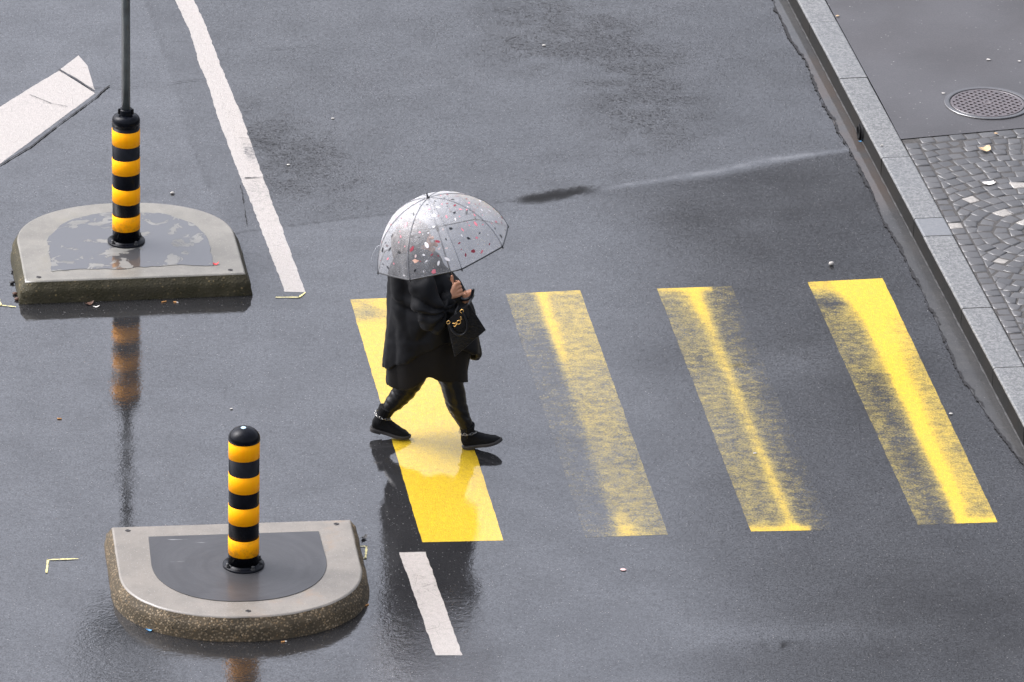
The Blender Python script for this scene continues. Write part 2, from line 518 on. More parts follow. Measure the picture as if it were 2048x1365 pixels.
def cov1(u, v, x, y):
    n = vnoise(x, y, 3, 21); s = vnoise(x * 1.0, y * 2, 7, 22)
    return 0.80 - 0.20 * bump1(u, .12, .2) * smoothstep(.85, .98, v) - .22 * bump1(v, .93, .03) * (u < .55) + .2 * (n - .5) + .15 * (s - .5) + .1 * (v < .12)
def cov2(u, v, x, y):
    n = vnoise(x, y, 3, 31); s = vnoise(x, y * 1.4, 9, 32)
    left = smoothstep(.30, .48, u)
    b = (0.19 + .24 * bump1(v, .93, .1)) * (1 - left) + left * (.47 + .12 * smoothstep(.4, .9, v))
    b += .28 * bump1(u, .47, .08) * smoothstep(.55, .9, v) + .25 * bump1(u, .5, .16) * bump1(v, .03, .05)
    b -= .1 * left * smoothstep(.7, 1, u) * (1 - v)
    return b - .12 + .12 * (n - .5) + .08 * (s - .5) + .10 * ends(v)
def cov3(u, v, x, y):
    n = vnoise(x, y, 3, 41); s = vnoise(x, y * 1.4, 9, 42)
    b = .36 * (1 - smoothstep(.50, .75, u)) + .23 * smoothstep(.55, .72, u)
    b += .27 * bump1(u, .53 - .05 * v, .10) * (1 - .25 * bump1(v, .55, .2)) + .2 * bump1(u, .45, .25) * smoothstep(.8, .95, v)
    b += .45 * bump1(v, .0, .022) * (u < .75) + .3 * bump1(v, 1., .02) * (u < .75)
    b -= .22 * smoothstep(.75, 1, u) * (v < .93) * .8
    return b - .07 + .12 * (n - .5) + .08 * (s - .5)
def cov4(u, v, x, y):
    n = vnoise(x, y, 3, 51); s = vnoise(x, y * 1.7, 9, 52)
    c = .52 + .06 * (n - .5)
    right = smoothstep(c - .03, c + .05, u)
    b = .36 * (1 - right) + right * .56
    b += .45 * bump1(u, c + .06 + .04 * v, .09 + .10 * v) + .40 * smoothstep(.80, .95, v) * smoothstep(.2, .5, u) + .22 * smoothstep(.6, .9, v) * right
    b += .3 * smoothstep(.9, .99, v) * (1 - right) - .25 * bump1(v, .90, .02) * bump1(u, .15, .3)
    b += .5 * bump1(v, 0, .018) * right - .14 * bump1(u, .28, .15) * (v < .6)
    return b - .08 + .14 * (n - .5) + .14 * (s - .5)

stripes = [
    ([(844.5, 1085), (1006.6, 1081.5), (853, 593.5), (700, 599.5)], cov1, 'yellow crosswalk stripe that the walking person is stepping across'),
    ([(1171.4, 1075.7), (1335.6, 1069.5), (1159.9, 581), (1011.3, 588.4)], cov2, 'faded yellow crosswalk stripe just right of the person, its left third worn away'),
    ([(1501.7, 1063.4), (1665.9, 1060.5), (1462.7, 572.8), (1314, 577.8)], cov3, 'dull yellow crosswalk stripe worn to the asphalt along its right edge'),
    ([(1836.2, 1050.2), (1995.3, 1044.9), (1765, 557.1), (1615.1, 564.6)], cov4, 'brightest yellow crosswalk stripe, the one nearest the kerb'),
]
for q, cv, lab in stripes:
    sheet('road_marking', [g2(*p) for p in q], 26, 140, cv, M['yellow_paint'], label=lab, group='yellow crosswalk stripes', cat='crosswalk stripe', seed=len(lab))

def strip_poly(name, left, right, cover, mat, label, nv=160, nu=10, z=0.0006, ragged=0.012, seed=0, group=None):
    L, R = W2(left), W2(right)
    def res(pl):
        d = np.r_[0, np.cumsum(np.hypot(*np.diff(pl, axis=0).T))]; t = np.linspace(0, d[-1], nv)
        return np.stack([np.interp(t, d, pl[:, 0]), np.interp(t, d, pl[:, 1])], -1)
    L, R = res(L), res(R)
    u = np.linspace(0, 1, nu)
    P = L[:, None] * (1 - u[None, :, None]) + R[:, None] * u[None, :, None]
    U, Vv = np.meshgrid(u, np.linspace(0, 1, nv))
    dirs = (R - L) / np.linalg.norm(R - L, axis=1)[:, None]
    j = (vnoise(P[..., 0], P[..., 1], 16, seed + 4, 4) - .5) * 2 * ragged * ((U == 0) | (U == 1))
    P = P + j[..., None] * dirs[:, None]
    i = np.arange(nu * nv).reshape(nv, nu)
    q = np.stack([i[:-1, :-1], i[:-1, 1:], i[1:, 1:], i[1:, :-1]], -1).reshape(-1, 4)
    m = bpy.data.meshes.new(name)
    m.from_pydata(np.concatenate([P, np.full(P.shape[:2] + (1,), z)], -1).reshape(-1, 3).tolist(), [], q.tolist())
    w, c2, t = fields(P[..., 0], P[..., 1])
    paint_attrs(m, {'wet': w, 'coarse': c2, 'cover': np.clip(cover(U, Vv, P[..., 0], P[..., 1]), 0, 1)})
    return tag(obj(name, m, mat), label, 'road marking', group, 'structure')

def covl1(u, v, x, y):                    # v runs from the far end to the near end
    n = vnoise(x, y, 4, 61)
    b = .98 - .12 * smoothstep(.58, .68, v) - .55 * bump1(v, .60, .035) * smoothstep(.4, .7, u) - .18 * bump1(v, .72, .07)
    return b + .26 * (n - .5) * smoothstep(.5, .66, v)
strip_poly('road_marking', [(322, -70), (349.7, 0), (363, 27), (378, 60), (399.7, 131.7), (415.6, 168), (436, 236), (481.5, 358.8), (499.6, 399.7), (570, 584)],
           [(360, -70), (388, 0), (408.8, 45.4), (427, 95), (445, 141), (481.5, 227), (513, 318), (529, 363), (556, 436), (611, 585)],
           covl1, M['white_paint'], 'long white line ending beside the far traffic island', nv=420, ragged=.008, seed=1, group='white painted lines')
def covl2(u, v, x, y):
    return .74 + .3 * (vnoise(x, y, 5, 71) - .5) + .12 * bump1(v, .75, .2)
strip_poly('road_marking', [(798.6, 1105.4), (870.8, 1311)], [(850.9, 1104.2), (924.7, 1311)], covl2, M['white_paint'],
           'short white dash in the road right of the near traffic island', nv=90, ragged=.006, seed=2, group='white painted lines')
def covc(u, v, x, y):
    return .99 + .08 * (vnoise(x, y, 3, 81) - .5)
strip_poly('road_marking', [(-500, 497), (-200, 322), (0, 214), (118, 141.5)], [(-500, 650), (-200, 455), (0, 328), (190.5, 187)], covc, M['white_paint'],
           'wide white hatching bar running off the left edge of the photo', nv=120, ragged=.008, seed=3, group='white painted lines')
strip_poly('road_marking', [(121, 139), (156.7, 111.3)], [(189.5, 181), (174.9, 131.7)], covc, M['white_paint'],
           'small white tip piece broken off the end of the wide white bar', nv=24, ragged=.004, seed=4, group='white painted lines')

M['survey_paint'] = simple('pale_yellow_survey_paint', (.55, .48, .18), .6, .3, 60, Coat_Weight=.6, Coat_Roughness=.06)
def survey(pts, label, w=.011):
    P = W2(pts); bm = bmesh.new()
    for a, b in zip(P, P[1:]):
        d = (b - a) / np.hypot(*(b - a)); n = np.array([-d[1], d[0]]) * w / 2
        n_s = 10
        top, bot = [], []
        for k in range(n_s + 1):
            p = a - d * w / 2 + (b - a + d * w) * k / n_s
            jj = 0.6 + .8 * rnd.random()
            top.append(bm.verts.new((*(p + n * jj), .0045))); bot.append(bm.verts.new((*(p - n * jj), .0045)))
        for k in range(n_s): bm.faces.new((bot[k], bot[k + 1], top[k + 1], top[k]))
    tag(obj('road_marking', bm, M['survey_paint']), label, 'survey mark', 'thin yellow survey marks', 'structure')
survey([(93, 1146), (96, 1121), (155, 1119)], 'thin yellow corner mark sprayed on the road left of the near island')
survey([(553, 596), (598, 596), (610, 587)], 'thin yellow corner mark at the near end of the long white line')
survey([(-6, 592), (2, 612), (30, 615)], 'thin yellow corner mark left of the far island, at the photo edge')
survey([(716, 1094), (733, 1094), (731, 1118), (722, 1118)], 'small yellow mark beside the right side of the near island')

# dark ragged crack lines in the asphalt
M['crack'] = simple('black_open_crack', (.008, .008, .009), .9, .2, 30)
def crack(pts, w, label, seed=0, breaks=.35, jit=.012):
    P = W2(pts)
    d = np.r_[0, np.cumsum(np.hypot(*np.diff(P, axis=0).T))]
    n = max(8, int(d[-1] / .009)); t = np.linspace(0, d[-1], n)
    X, Y = np.interp(t, d, P[:, 0]), np.interp(t, d, P[:, 1])
    rag = lambda k: (vnoise(t, t * 0 + k, 2.7, seed + k, 2) - .5) * 1.6 + (vnoise(t, t * 0 + k, 11, seed + k + 5, 2) - .5) * .9 * (vnoise(t, t * 0, 1.9, seed + 9, 1) + .2) + (vnoise(t, t * 0 + k, 46, seed + k + 3, 2) - .5) * .8
    X = X + rag(1) * jit; Y = Y + rag(2) * jit
    ww = w * np.clip((vnoise(t, t * 0, 13, seed + 3, 4) - breaks) * 3, 0, 1.4)
    dx, dy = np.gradient(X), np.gradient(Y); L = np.hypot(dx, dy) + 1e-9
    bm = bmesh.new()
    a = [bm.verts.new((X[i] - dy[i] / L[i] * ww[i] / 2, Y[i] + dx[i] / L[i] * ww[i] / 2, .0062)) for i in range(n)]
    b = [bm.verts.new((X[i] + dy[i] / L[i] * ww[i] / 2, Y[i] - dx[i] / L[i] * ww[i] / 2, .0062)) for i in range(n)]
    for i in range(n - 1):
        if ww[i] > .0005 or ww[i + 1] > .0005: bm.faces.new((a[i], a[i + 1], b[i + 1], b[i]))
    tag(obj('road_crack', bm, M['crack']), label, 'crack', 'cracks in the asphalt', 'structure')
crack([(118, 141), (150, 158), (190, 184)], .008, 'crack cutting off the tip of the wide white bar', 1, .2, .006)
crack([(60, 190), (100, 208), (135, 215)], .006, 'short crack across the middle of the wide white bar', 2, .3)
crack([(0, 332), (60, 296), (130, 242), (190, 197), (218, 172)], .009, 'dark edge crack along the near side of the wide white bar', 3, .05, .008)
crack([(448, 275), (500, 279), (560, 290), (620, 300)], .010, 'crack crossing the long white line at mid length', 5, .35)
crack([(478, 291), (520, 296), (580, 312)], .008, 'fainter crack right below the one crossing the long white line', 6, .35)
crack([(488, 358), (525, 356), (540, 350)], .012, 'crack across the long white line where it turns grey', 7, .3)
crack([(480, 372), (487, 410), (497, 460)], .006, 'thin crack left of the long white line, above the far island', 8, .3)
crack([(150, 175), (250, 178), (400, 160)], .005, 'faint crack in the smooth asphalt behind the far island', 9, .4)
crack([(1490, 738), (1520, 735), (1530, 729)], .006, 'fine crack beside the dull yellow stripe', 10, .3)
crack([(450, 96), (540, 100), (660, 90)], .006, 'fine crack right of the far end of the long white line', 11, .45)

# ------------------------------------------------------------------ kerb, gutter, pavement
KZ = 0.135
KT = [(44.51, 1.99), (44.07, 2.07), (42.99, 2.24), (41.54, 2.47), (40.48, 2.65), (39.45, 2.81), (39.0, 2.88), (38.07, 3.03), (37.23, 3.17)]
KT = [(y - YS, x) for y, x in KT]
_py = np.polyfit([k[0] for k in KT], [k[1] for k in KT], 2)
def kx(y):
    a, b = -.8, 8.2
    yc = min(max(y, a), b)
    return float(np.polyval(_py, yc) + (y - yc) * np.polyval(np.polyder(_py), yc))
def kn(y):
    """unit vector pointing away from the road, across the kerb"""
    t = V(kx(y + .05) - kx(y - .05), .1, 0).normalized()
    return V(t.y, -t.x, 0)
def kp(y, off, z): p = V(kx(y), y, z) + kn(y) * off; p.z = z; return p

def granite():
    m = Mat('granite')
    n = m.noise(42, 4, .8); n2 = m.noise(100, 2, .7); n3 = m.noise(3, 4)
    c = m.mix(m.step(n, .36, .66), (.044, .045, .043), (.155, .154, .146))
    c = m.mix(m.step(n2, .58, .7, 0, .8), c, (.27, .265, .25))
    c = m.mix(m.step(n2, .42, .32, 0, .7), c, (.05, .05, .055))
    c = m.mix(m.step(n3, .35, .7, 0, .35), c, m.mix(.5, c, (.08, .085, .09)))
    c = m.mix(m.attr('shade'), c, m.mix(.75, c, (.10, .105, .11)))
    geo = m.node('ShaderNodeNewGeometry')
    m.set(Base_Color=c, Roughness=.55)
    wet_surface(m, .25, m.bump(n, .3, .003), m.bump(n, .4, .003), .2)
    return m.m
M['granite'] = granite()
def shaded_face():  # wet front face, its shade put into a darker granite colour
    m = Mat('wet_shaded_granite_face')
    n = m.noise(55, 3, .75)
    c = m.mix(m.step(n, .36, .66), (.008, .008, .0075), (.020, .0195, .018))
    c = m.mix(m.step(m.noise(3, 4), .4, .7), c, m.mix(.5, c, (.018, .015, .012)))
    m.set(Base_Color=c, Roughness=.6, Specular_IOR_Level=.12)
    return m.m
M['granite_face'] = shaded_face()
kerb = tag(empty('kerb', (0, 0, 0)), 'row of pale granite kerb stones along the right side of the road', 'kerb', kind='structure')
joints = [-60, -45, -30, -20, -12, -7.6, -6.6, -5.6, -4.6, -3.6, -2.6, -1.6, -.72, .20, 1.07, 2.0, 3.18, 3.48, 4.54, 5.99, 7.07, 8.1, 9.1, 10.2, 12, 16, 24, 36, 60]
for k, (a, b) in enumerate(zip(joints, joints[1:])):
    bm = bmesh.new()
    n = max(3, int((b - a) / .3)); n = min(n, 12)
    g = .004
    prof = [(0.002, -.12), (0.0, KZ - .012), (.003, KZ - .004), (.012, KZ), (.19, KZ), (.199, KZ - .004), (.203, KZ - .02), (.203, -.12)]
    rings = []
    dz = .002 * (rnd.random() - .5) * (1 if b - a < 2 else 0); do = .003 * (rnd.random() - .5)
    for i in range(n + 1):
        y = a + g + (b - a - 2 * g) * i / n
        rings.append([kp(y, o + do, z + (dz if z > .1 else 0)) for o, z in prof])
    loft(bm, rings)
    for f in bm.faces:
        f.normal_update()
        c = f.calc_center_median()
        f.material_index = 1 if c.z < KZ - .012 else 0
    o = obj('kerb_stone', bm, [M['granite'], M['granite_face']], kerb)
    sh = 1.0 if k == joints.index(3.18) else (.25 * rnd.random())
    paint_attrs(o.data, {'shade': [sh] * len(o.data.vertices)})

def gutter_mat():
    m = Mat('gutter_film')
    col, isl = asphalt_nodes(m, (.010, .010, .010), (.020, .020, .019), .97)
    wat = m.attr('water')
    col = m.mix(m.step(m.noise(1.7, 4), .35, .65), col, m.mix(.6, col, (.026, .024, .021)))
    col = m.mix(m.step(m.noise(9, 5, .7), .4, .7, 0, .7), col, (.006, .006, .006))
    col = m.mix(m.step(m.noise(24, 4, .7), .55, .75, 0, .5), col, (.06, .058, .054))
    col = m.mix(m.math('MULTIPLY', m.attr('brown'), m.step(m.noise(5, 4, .6), .3, .6, .4, .9)), col, (.026, .015, .008))
    m.set(Base_Color=col, Roughness=.7)
    wet_surface(m, m.fmix(wat, .16, .36), m.bump(m.noise(60), .6, .004), m.bump(m.noise(30, 3), m.fmix(wat, .7, .12), .003), m.fmix(wat, .12, .02))
    return m.m
M['gutter'] = gutter_mat()
edge_pl = W2([(1490, -90), (1545, 0), (1578, 75), (1610, 120), (1640, 190), (1672, 255), (1700, 300), (1722, 340), (1748, 390), (1765, 440), (1800, 500), (1826, 545), (1852, 600), (1890, 680), (1920, 748), (1960, 810), (2005, 875), (2048, 932), (2120, 1040)])
ysg = np.arange(-1.6, 9.4, .03)
xe = np.interp(ysg, edge_pl[::-1, 1], edge_pl[::-1, 0]) + (vnoise(ysg, ysg * 0, 16, 91, 4) - .5) * .02
bm = bmesh.new(); rows = []
for y, x in zip(ysg, xe):
    xr = kx(y) + .004
    rows.append([bm.verts.new((x + (xr - x) * t, y, .004)) for t in np.linspace(0, 1, 7)])
for a, b in zip(rows, rows[1:]):
    for i in range(6): bm.faces.new((a[i], a[i + 1], b[i + 1], b[i]))
gut = obj('gutter', bm, M['gutter'])
P = np.array([v.co[:] for v in gut.data.vertices])
yy = P[:, 1]
y120, y290, y430 = ground(1640, 115).y, ground(1700, 290).y, ground(1790, 430).y
nz = vnoise(P[:, 0], P[:, 1], 4, 95)
water = smoothstep(y430 - .5, y430 + .5, yy + .8 * (nz - .5))
brown = smoothstep(y430 - .2, y430 + .4, yy) * (1 - smoothstep(y120 - .3, y120 + .2, yy)) * smoothstep(.25, .6, nz + .1)
paint_attrs(gut.data, {'water': water, 'brown': brown})
tag(gut, 'shallow gutter strip of brownish rainwater against the kerb face', 'gutter', kind='structure')
crack([(1545, 0), (1578, 75), (1610, 120), (1640, 190), (1672, 255), (1700, 300), (1722, 340), (1748, 390), (1765, 440), (1800, 500), (1826, 545), (1852, 600), (1890, 680), (1920, 748), (1960, 810), (2005, 875), (2048, 932), (2090, 990)],
      .017, 'ragged dark crack where the asphalt breaks off along the gutter', 20, .28, .026)
# thin wet joint at the foot of the kerb
bm = bmesh.new(); ys_ = np.arange(-2, 9.4, .05); jr = random.Random(3)
A = [bm.verts.new(kp(y, -.008 - .006 * jr.random(), .0065)) for y in ys_]; B = [bm.verts.new(kp(y, -.001, .0065)) for y in ys_]
for i in range(len(ys_) - 1): bm.faces.new((A[i], A[i + 1], B[i + 1], B[i]))
M['joint_film'] = simple('kerb_joint_mortar', (.06, .06, .06), .35, .5, 14, Coat_Weight=.6, Coat_Roughness=.05)
tag(obj('kerb_joint', bm, M['joint_film']), 'thin pale joint line along the foot of the kerb', 'joint', kind='structure')

# asphalt part of the pavement
def pave_mat():
    m = Mat('pavement_asphalt')
    col, isl = asphalt_nodes(m, (.032, .030, .032), (.05, .047, .05), .985, 60)
    m.set(Base_Color=col, Roughness=.7)
    n = m.noise(70, 3)
    wet_surface(m, m.step(m.noise(1.3, 4), .3, .7, .07, .20), m.bump(n, .4, .003), m.bump(n, .35, .003), .16)
    return m.m
M['pavement'] = pave_mat()
pa, pb = ground(1808, 277, KZ), ground(2048, 255, KZ)
ax = (pb - pa).normalized()
def edge_line(x): return pa.y + ax.y / ax.x * (x - pa.x)
bm = bmesh.new(); rows = []
x_cuts = [.205, .6, 1.5, 4, 12, 40]
y_s = [None, 5.6, 6.2, 7, 8, 9, 12, 20, 60]
for o_ in x_cuts:
    row = []
    for y in y_s:
        if y is None:
            q = kp(pa.y, o_, KZ - .004); x = q.x; yb = edge_line(x)
            q = kp(yb, o_, KZ - .004); q.y = edge_line(q.x); row.append(bm.verts.new(q))
        else: row.append(bm.verts.new(kp(y, o_, KZ - .004)))
    rows.append(row)
for a, b in zip(rows, rows[1:]):
    for i in range(len(a) - 1): bm.faces.new((a[i], b[i], b[i + 1], a[i + 1]))
tag(obj('pavement', bm, M['pavement']), 'smooth dark asphalt pavement beyond the cobbles', 'pavement', kind='structure')

# cobbles: a border row along the kerb, a row along the asphalt, arcs between
def clip_poly(poly, p, n):
    out = []
    for i in range(len(poly)):
        a, b = poly[i], poly[(i + 1) % len(poly)]
        da, db = (a - p).dot(n), (b - p).dot(n)
        if da >= 0: out.append(a)
        if da * db < 0: out.append(a + (b - a) * (da / (da - db)))
    return out
white_at = [ground(x, y, KZ) for x, y in [(1939, 399), (2000, 425), (1921, 449), (2009, 521), (2046, 368), (2050, 447)]]
def cobble_mat(name, lo, hi, wet):
    m = Mat(name)
    c = m.mix(m.attr('shade'), lo, hi)
    n = m.noise(60, 4, .7); n2 = m.noise(16, 3, .6)
    c = m.mix(m.step(n, .35, .7), m.mix(.45, c, (.02, .02, .022)), c)
    m.set(Base_Color=c, Roughness=.6)
    wet_surface(m, wet, m.bump(n, .5, .003), m.bump(m.math('ADD', n2, m.math('MULTIPLY', n, .4)), .8, .005), .28)
    return m.m
M['cobble'] = cobble_mat('basalt_cobble', (.028, .0275, .027), (.058, .056, .054), .22)
M['white_cobble'] = cobble_mat('white_marble_cobble', (.27, .25, .22), (.36, .33, .29), .2)
M['sand'] = simple('dark_wet_joint_sand', (.040, .037, .034), .9, .4, 40)
bm = bmesh.new()
shade = bm.verts.layers.float.new('shade')
perp = V(-ax.y, ax.x, 0)
def stone(poly, gap=.0032):
    if len(poly) < 3: return
    c = sum(poly, V(0, 0, 0)) / len(poly)
    area = abs(sum((poly[i].x * poly[(i + 1) % len(poly)].y - poly[(i + 1) % len(poly)].x * poly[i].y) for i in range(len(poly)))) / 2
    if area < .0016: return
    w = any((c - q).to_2d().length < .055 for q in white_at)
    s = rnd.random() ** 1.3
    dz = (rnd.random() - .5) * .008; tx, ty = (rnd.random() - .5) * .05, (rnd.random() - .5) * .05
    def ring(inset, z):
        r = []
        for p in poly:
            d = (p - c); L = d.length
            q = c + d * max(.2, (L - inset) / L)
            r.append(V(q.x, q.y, KZ - .006 + z + dz + (q.x - c.x) * tx + (q.y - c.y) * ty))
        return r
    rs = loft(bm, [ring(gap * 1.5, -.03), ring(gap * 1.5, -.007), ring(gap * 2.4, -.0030), ring(gap * 4.4, -.0008), ring(gap * 8, .0006)], cap0=False, mat=1 if w else 0)
    for r in rs:
        for v in r: v[shade] = s
def jit(p, a=.008): return p + V((rnd.random() - .5) * 2 * a, (rnd.random() - .5) * 2 * a, 0)
KB = .206
y = edge_line(kx(5.3)) - .02
y_top = y
while y > -2.5:                                            # border row along the kerb
    l = .085 + .03 * rnd.random()
    w0 = .10 + .012 * (rnd.random() - .5)
    poly = [kp(y, KB, 0), kp(y, KB + w0, 0), kp(y - l, KB + w0, 0), kp(y - l, KB, 0)]
    stone(clip_poly(poly, V(pa.x, pa.y, 0) , -perp))
    y -= l
s = .1
while s < 3.2:                                             # row along the asphalt edge
    l = .10 + .035 * rnd.random()
    b0 = V(pa.x, pa.y, 0) + ax * s; b0.z = 0
    poly = [b0, b0 + ax * l, b0 + ax * l - perp * .1, b0 - perp * .1]
    stone(poly); s += l
cc = ground(2092, 462, KZ); cc.z = 0
k0 = V(kx(2), 2, 0); k1 = V(kx(5), 5, 0); kt = (k1 - k0).normalized(); knrm = V(kt.y, -kt.x, 0)
lim_k = kp(3, KB + .104, 0)
lim_a = V(pa.x, pa.y, 0) - perp * .104
r = .05
while r < 5.2:
    w = .095 + .012 * rnd.random()
    n = max(5, int(2 * math.pi * (r + w / 2) / .102)); ph = rnd.random()
    for i in range(n):
        a0, a1 = (i + ph) * 2 * math.pi / n, (i + 1 + ph) * 2 * math.pi / n
        def pt(rr, aa): return cc + V(math.cos(aa) * rr, math.sin(aa) * rr, 0)
        poly = [pt(r, a0), pt(r, a1), pt(r + w, a1), pt(r + w, a0)]
        if poly[0].x > 5.5 or poly[0].y < -2.6 or poly[0].y > 6.5 or poly[0].x < 1.5: continue
        poly = [jit(p, .010) for p in poly]
        poly = clip_poly(clip_poly(poly, lim_k, knrm), lim_a, -perp)
        if poly: stone(poly)
    r += w
cob = obj('cobbled_pavement', bm, [M['cobble'], M['white_cobble']], None, True)
tag(cob, 'dark cobbles laid in arcs with a few white stones, right of the kerb', 'cobbles', kind='structure')
# the bed the cobbles stand in, reaching on to the right
bm = bmesh.new()
P = [kp(-60, .206, KZ - .010), V(60, -60, KZ - .010), V(60, edge_line(60), KZ - .010)] + [kp(yq, .206, KZ - .010) for yq in (5.38, 3, 1, -1, -3, -10)]
bm.faces.new([bm.verts.new(p) for p in P])
obj('bed', bm, M['sand'], cob)

# ------------------------------------------------------------------ manhole cover and kerb drain
def iron(name, col, rough=.5, wet=.4):
    m = Mat(name)
    n = m.noise(20, 5, .65)
    m.set(Base_Color=m.mix(m.step(n, .3, .7), tuple(x * .55 for x in col), col), Roughness=rough, Metallic=.0)
    wet_surface(m, wet, m.bump(m.noise(90), .4, .002), m.bump(m.noise(60), .4, .002), .15)
    return m.m
M['iron'] = iron('rusty_cast_iron', (.060, .041, .041))
M['iron_dark'] = iron('iron_pit', (.008, .006, .006), .8, .1)
M['iron_rim'] = iron('worn_iron_rim', (.036, .034, .035), .5, .4)
mc = ground(1975, 207, KZ)
man = tag(empty('manhole_cover', mc, .25), 'round rusty iron manhole cover with a waffle grid, set in the pavement', 'manhole cover')
R_ = .300
bm = bmesh.new()
lathe(bm, [(R_ - .035, -.03), (R_ - .035, .0035), (R_ - .028, .006), (R_ - .004, .006), (R_, .003), (R_, -.03)], 64, cap0=False, cap1=False)
obj('frame', bm, M['iron_rim'], man)
bm = bmesh.new()
lathe(bm, [(R_ - .040, -.03), (R_ - .040, -.006)], 64, cap0=False)
lid = obj('lid', bm, M['iron_dark'], man)
bm = bmesh.new()
rr = R_ - .044
lathe(bm, [(rr - .018, -.03), (rr - .018, .0015), (rr - .014, .0035), (rr - .002, .0035), (rr, .001), (rr, -.03)], 64, cap0=False, cap1=False)
def bar(c, d, L, w, z0, z1):
    n = V(-d.y, d.x, 0)
    lo = [c - d * L - n * w, c + d * L - n * w, c + d * L + n * w, c - d * L + n * w]
    loft(bm, [[p + V(0, 0, z0) for p in lo], [p * 1 + V(0, 0, z1) for p in lo]], cap0=False)
for d, dz in ((V(math.cos(.62), math.sin(.62), 0), 0), (V(math.cos(.62 + math.pi / 2), math.sin(.62 + math.pi / 2), 0), .0004)):
    n = V(-d.y, d.x, 0)
    for i in range(-6, 7):
        o_ = i * .0415
        if abs(o_) < rr - .025: bar(n * o_, d, math.sqrt((rr - .012) ** 2 - o_ ** 2),   .0095, -.008, .0022 + dz)
obj('grid', bm, M['iron'], lid)
bm = bmesh.new(); lathe(bm, [(.03, -.008), (.03, .004), (.022, .0055), (.012, .002)], 20, cap0=False)
obj('lift_boss', bm, M['iron'], lid)

yk = ground(1714, 278).y
dp = kp(yk, 0, .05)
M['pipe'] = simple('black_drain_plastic', (.006, .006, .0065), .6, .2, 20, Specular_IOR_Level=.1)
dr = tag(empty('drain_spout', dp), 'black drain spout sticking out of the kerb face above the gutter', 'drain spout')
n_ = -kn(yk)
bm = bmesh.new()
tv = n_.orthogonal().normalized(); tv = V(0, 0, 1); sv = n_.cross(tv)
def ringo(o, rx, rz, dz=0): return [n_ * o + sv * math.cos(a) * rx + tv * (math.sin(a) * rz + dz) for a in [2 * math.pi * i / 24 for i in range(24)]]
loft(bm, [ringo(-.02, .05, .045), ringo(.008, .05, .045), ringo(.018, .054, .05), ringo(.024, .052, .048), ringo(.025, .042, .038), ringo(.0, .040, .036)], cap0=False)
obj('spout', bm, M['pipe'], dr, True)
bm = bmesh.new()
loft(bm, [ringo(.001, .08, .062), ringo(.008, .078, .06), ringo(.011, .058, .052)], cap0=False, cap1=False)
obj('collar', bm, M['pipe'], dr, True)

# ------------------------------------------------------------------ traffic islands (two castings of one D-shaped form)
IH = .14
M['conc_top'] = concrete('trowelled_concrete', (.172, .153, .128), (.128, .116, .097), .18, (.20, .13, .075))
M['conc_top_far'] = concrete('weathered_concrete', (.165, .155, .130), (.115, .108, .090), .20, (.13, .12, .08))
M['gravel_side'] = aggregate('exposed_gravel_side', (.085, .064, .038), [(.22, .145, .07), (.08, .055, .03), (.40, .31, .20), (.15, .12, .08)], None, .12, 70, .10)
M['moss_side'] = aggregate('mossy_concrete_side', (.055, .047, .026), [(.09, .075, .042), (.05, .042, .024), (.38, .28, .13), (.08, .07, .04)], (.026, .023, .010), .80, 60, .10)

def D_pts(hw, straight, depth, n_arc=56, p=2.15, n_back=14, n_side=8, v0=0.0):
    pts = []
    for i in range(n_back): pts.append((-hw + 2 * hw * i / n_back, v0))
    for i in range(n_side): pts.append((hw, v0 + (straight - v0) * i / n_side))
    for i in range(n_arc + 1):
        a = math.pi * i / n_arc
        c, s_ = math.cos(a), math.sin(a)
        pts.append((hw * math.copysign(abs(c) ** (2 / p), c), straight + (depth - straight) * abs(s_) ** (2 / p)))
    for i in range(1, n_side): pts.append((-hw, straight + (v0 - straight) * i / n_side))
    return pts

def island(name, loc, rz, top_m, side_m, label, rough):
    t = tag(empty(name, loc, rz), label, 'traffic island', 'traffic islands')
    base = D_pts(.755, .65, 1.305, v0=-.045); mid = D_pts(.745, .65, 1.295, v0=-.035); top = D_pts(.712, .65, 1.262, v0=.0)
    bev = D_pts(.700, .65, 1.250, v0=.012)
    mk = lambda P, z, j=0.0: [V(x * (1 + j * (noise.noise(V(x * 9, y * 9, z * 20)))), -y * (1 + j * noise.noise(V(x * 9 + 5, y * 9, z * 20))), z) for x, y in P]
    bm = bmesh.new()
    lv = [(base, -.02, 0), (base, .012, rough), (mid, .045, rough), (mid, .075, rough), ]
    rings = [mk(P, z, j) for P, z, j in lv]
    for f_ in (.35, .7, 1.0):
        rings.append(mk([(a[0] + (b[0] - a[0]) * f_, a[1] + (b[1] - a[1]) * f_) for a, b in zip(mid, top)], .075 + (IH - .009 - .075) * f_, rough * (1.2 - .6 * f_)))
    loft(bm, rings, cap0=False, cap1=False)
    obj('side_wall', bm, side_m, t, True)
    bm = bmesh.new()
    loft(bm, [mk(top, IH - .009, rough * .6), mk(D_pts(.707, .65, 1.257, v0=.005), IH - .002, rough * .3), mk(bev, IH, 0)], cap0=False, cap1=True)
    for f in bm.faces: f.smooth = len(f.verts) == 4
    obj('top_slab', bm, top_m, t)
    # lifting holes
    for (x, y) in ((-.62, .06), (.62, .06), (.0, 1.19)):
        bm = bmesh.new(); lathe(bm, [(.017, .0012), (.012, .0035), (.009, .0015)], 16, c=(x, -y, IH))
        obj('lifting_hole', bm, M['iron_dark'], t)
    return t

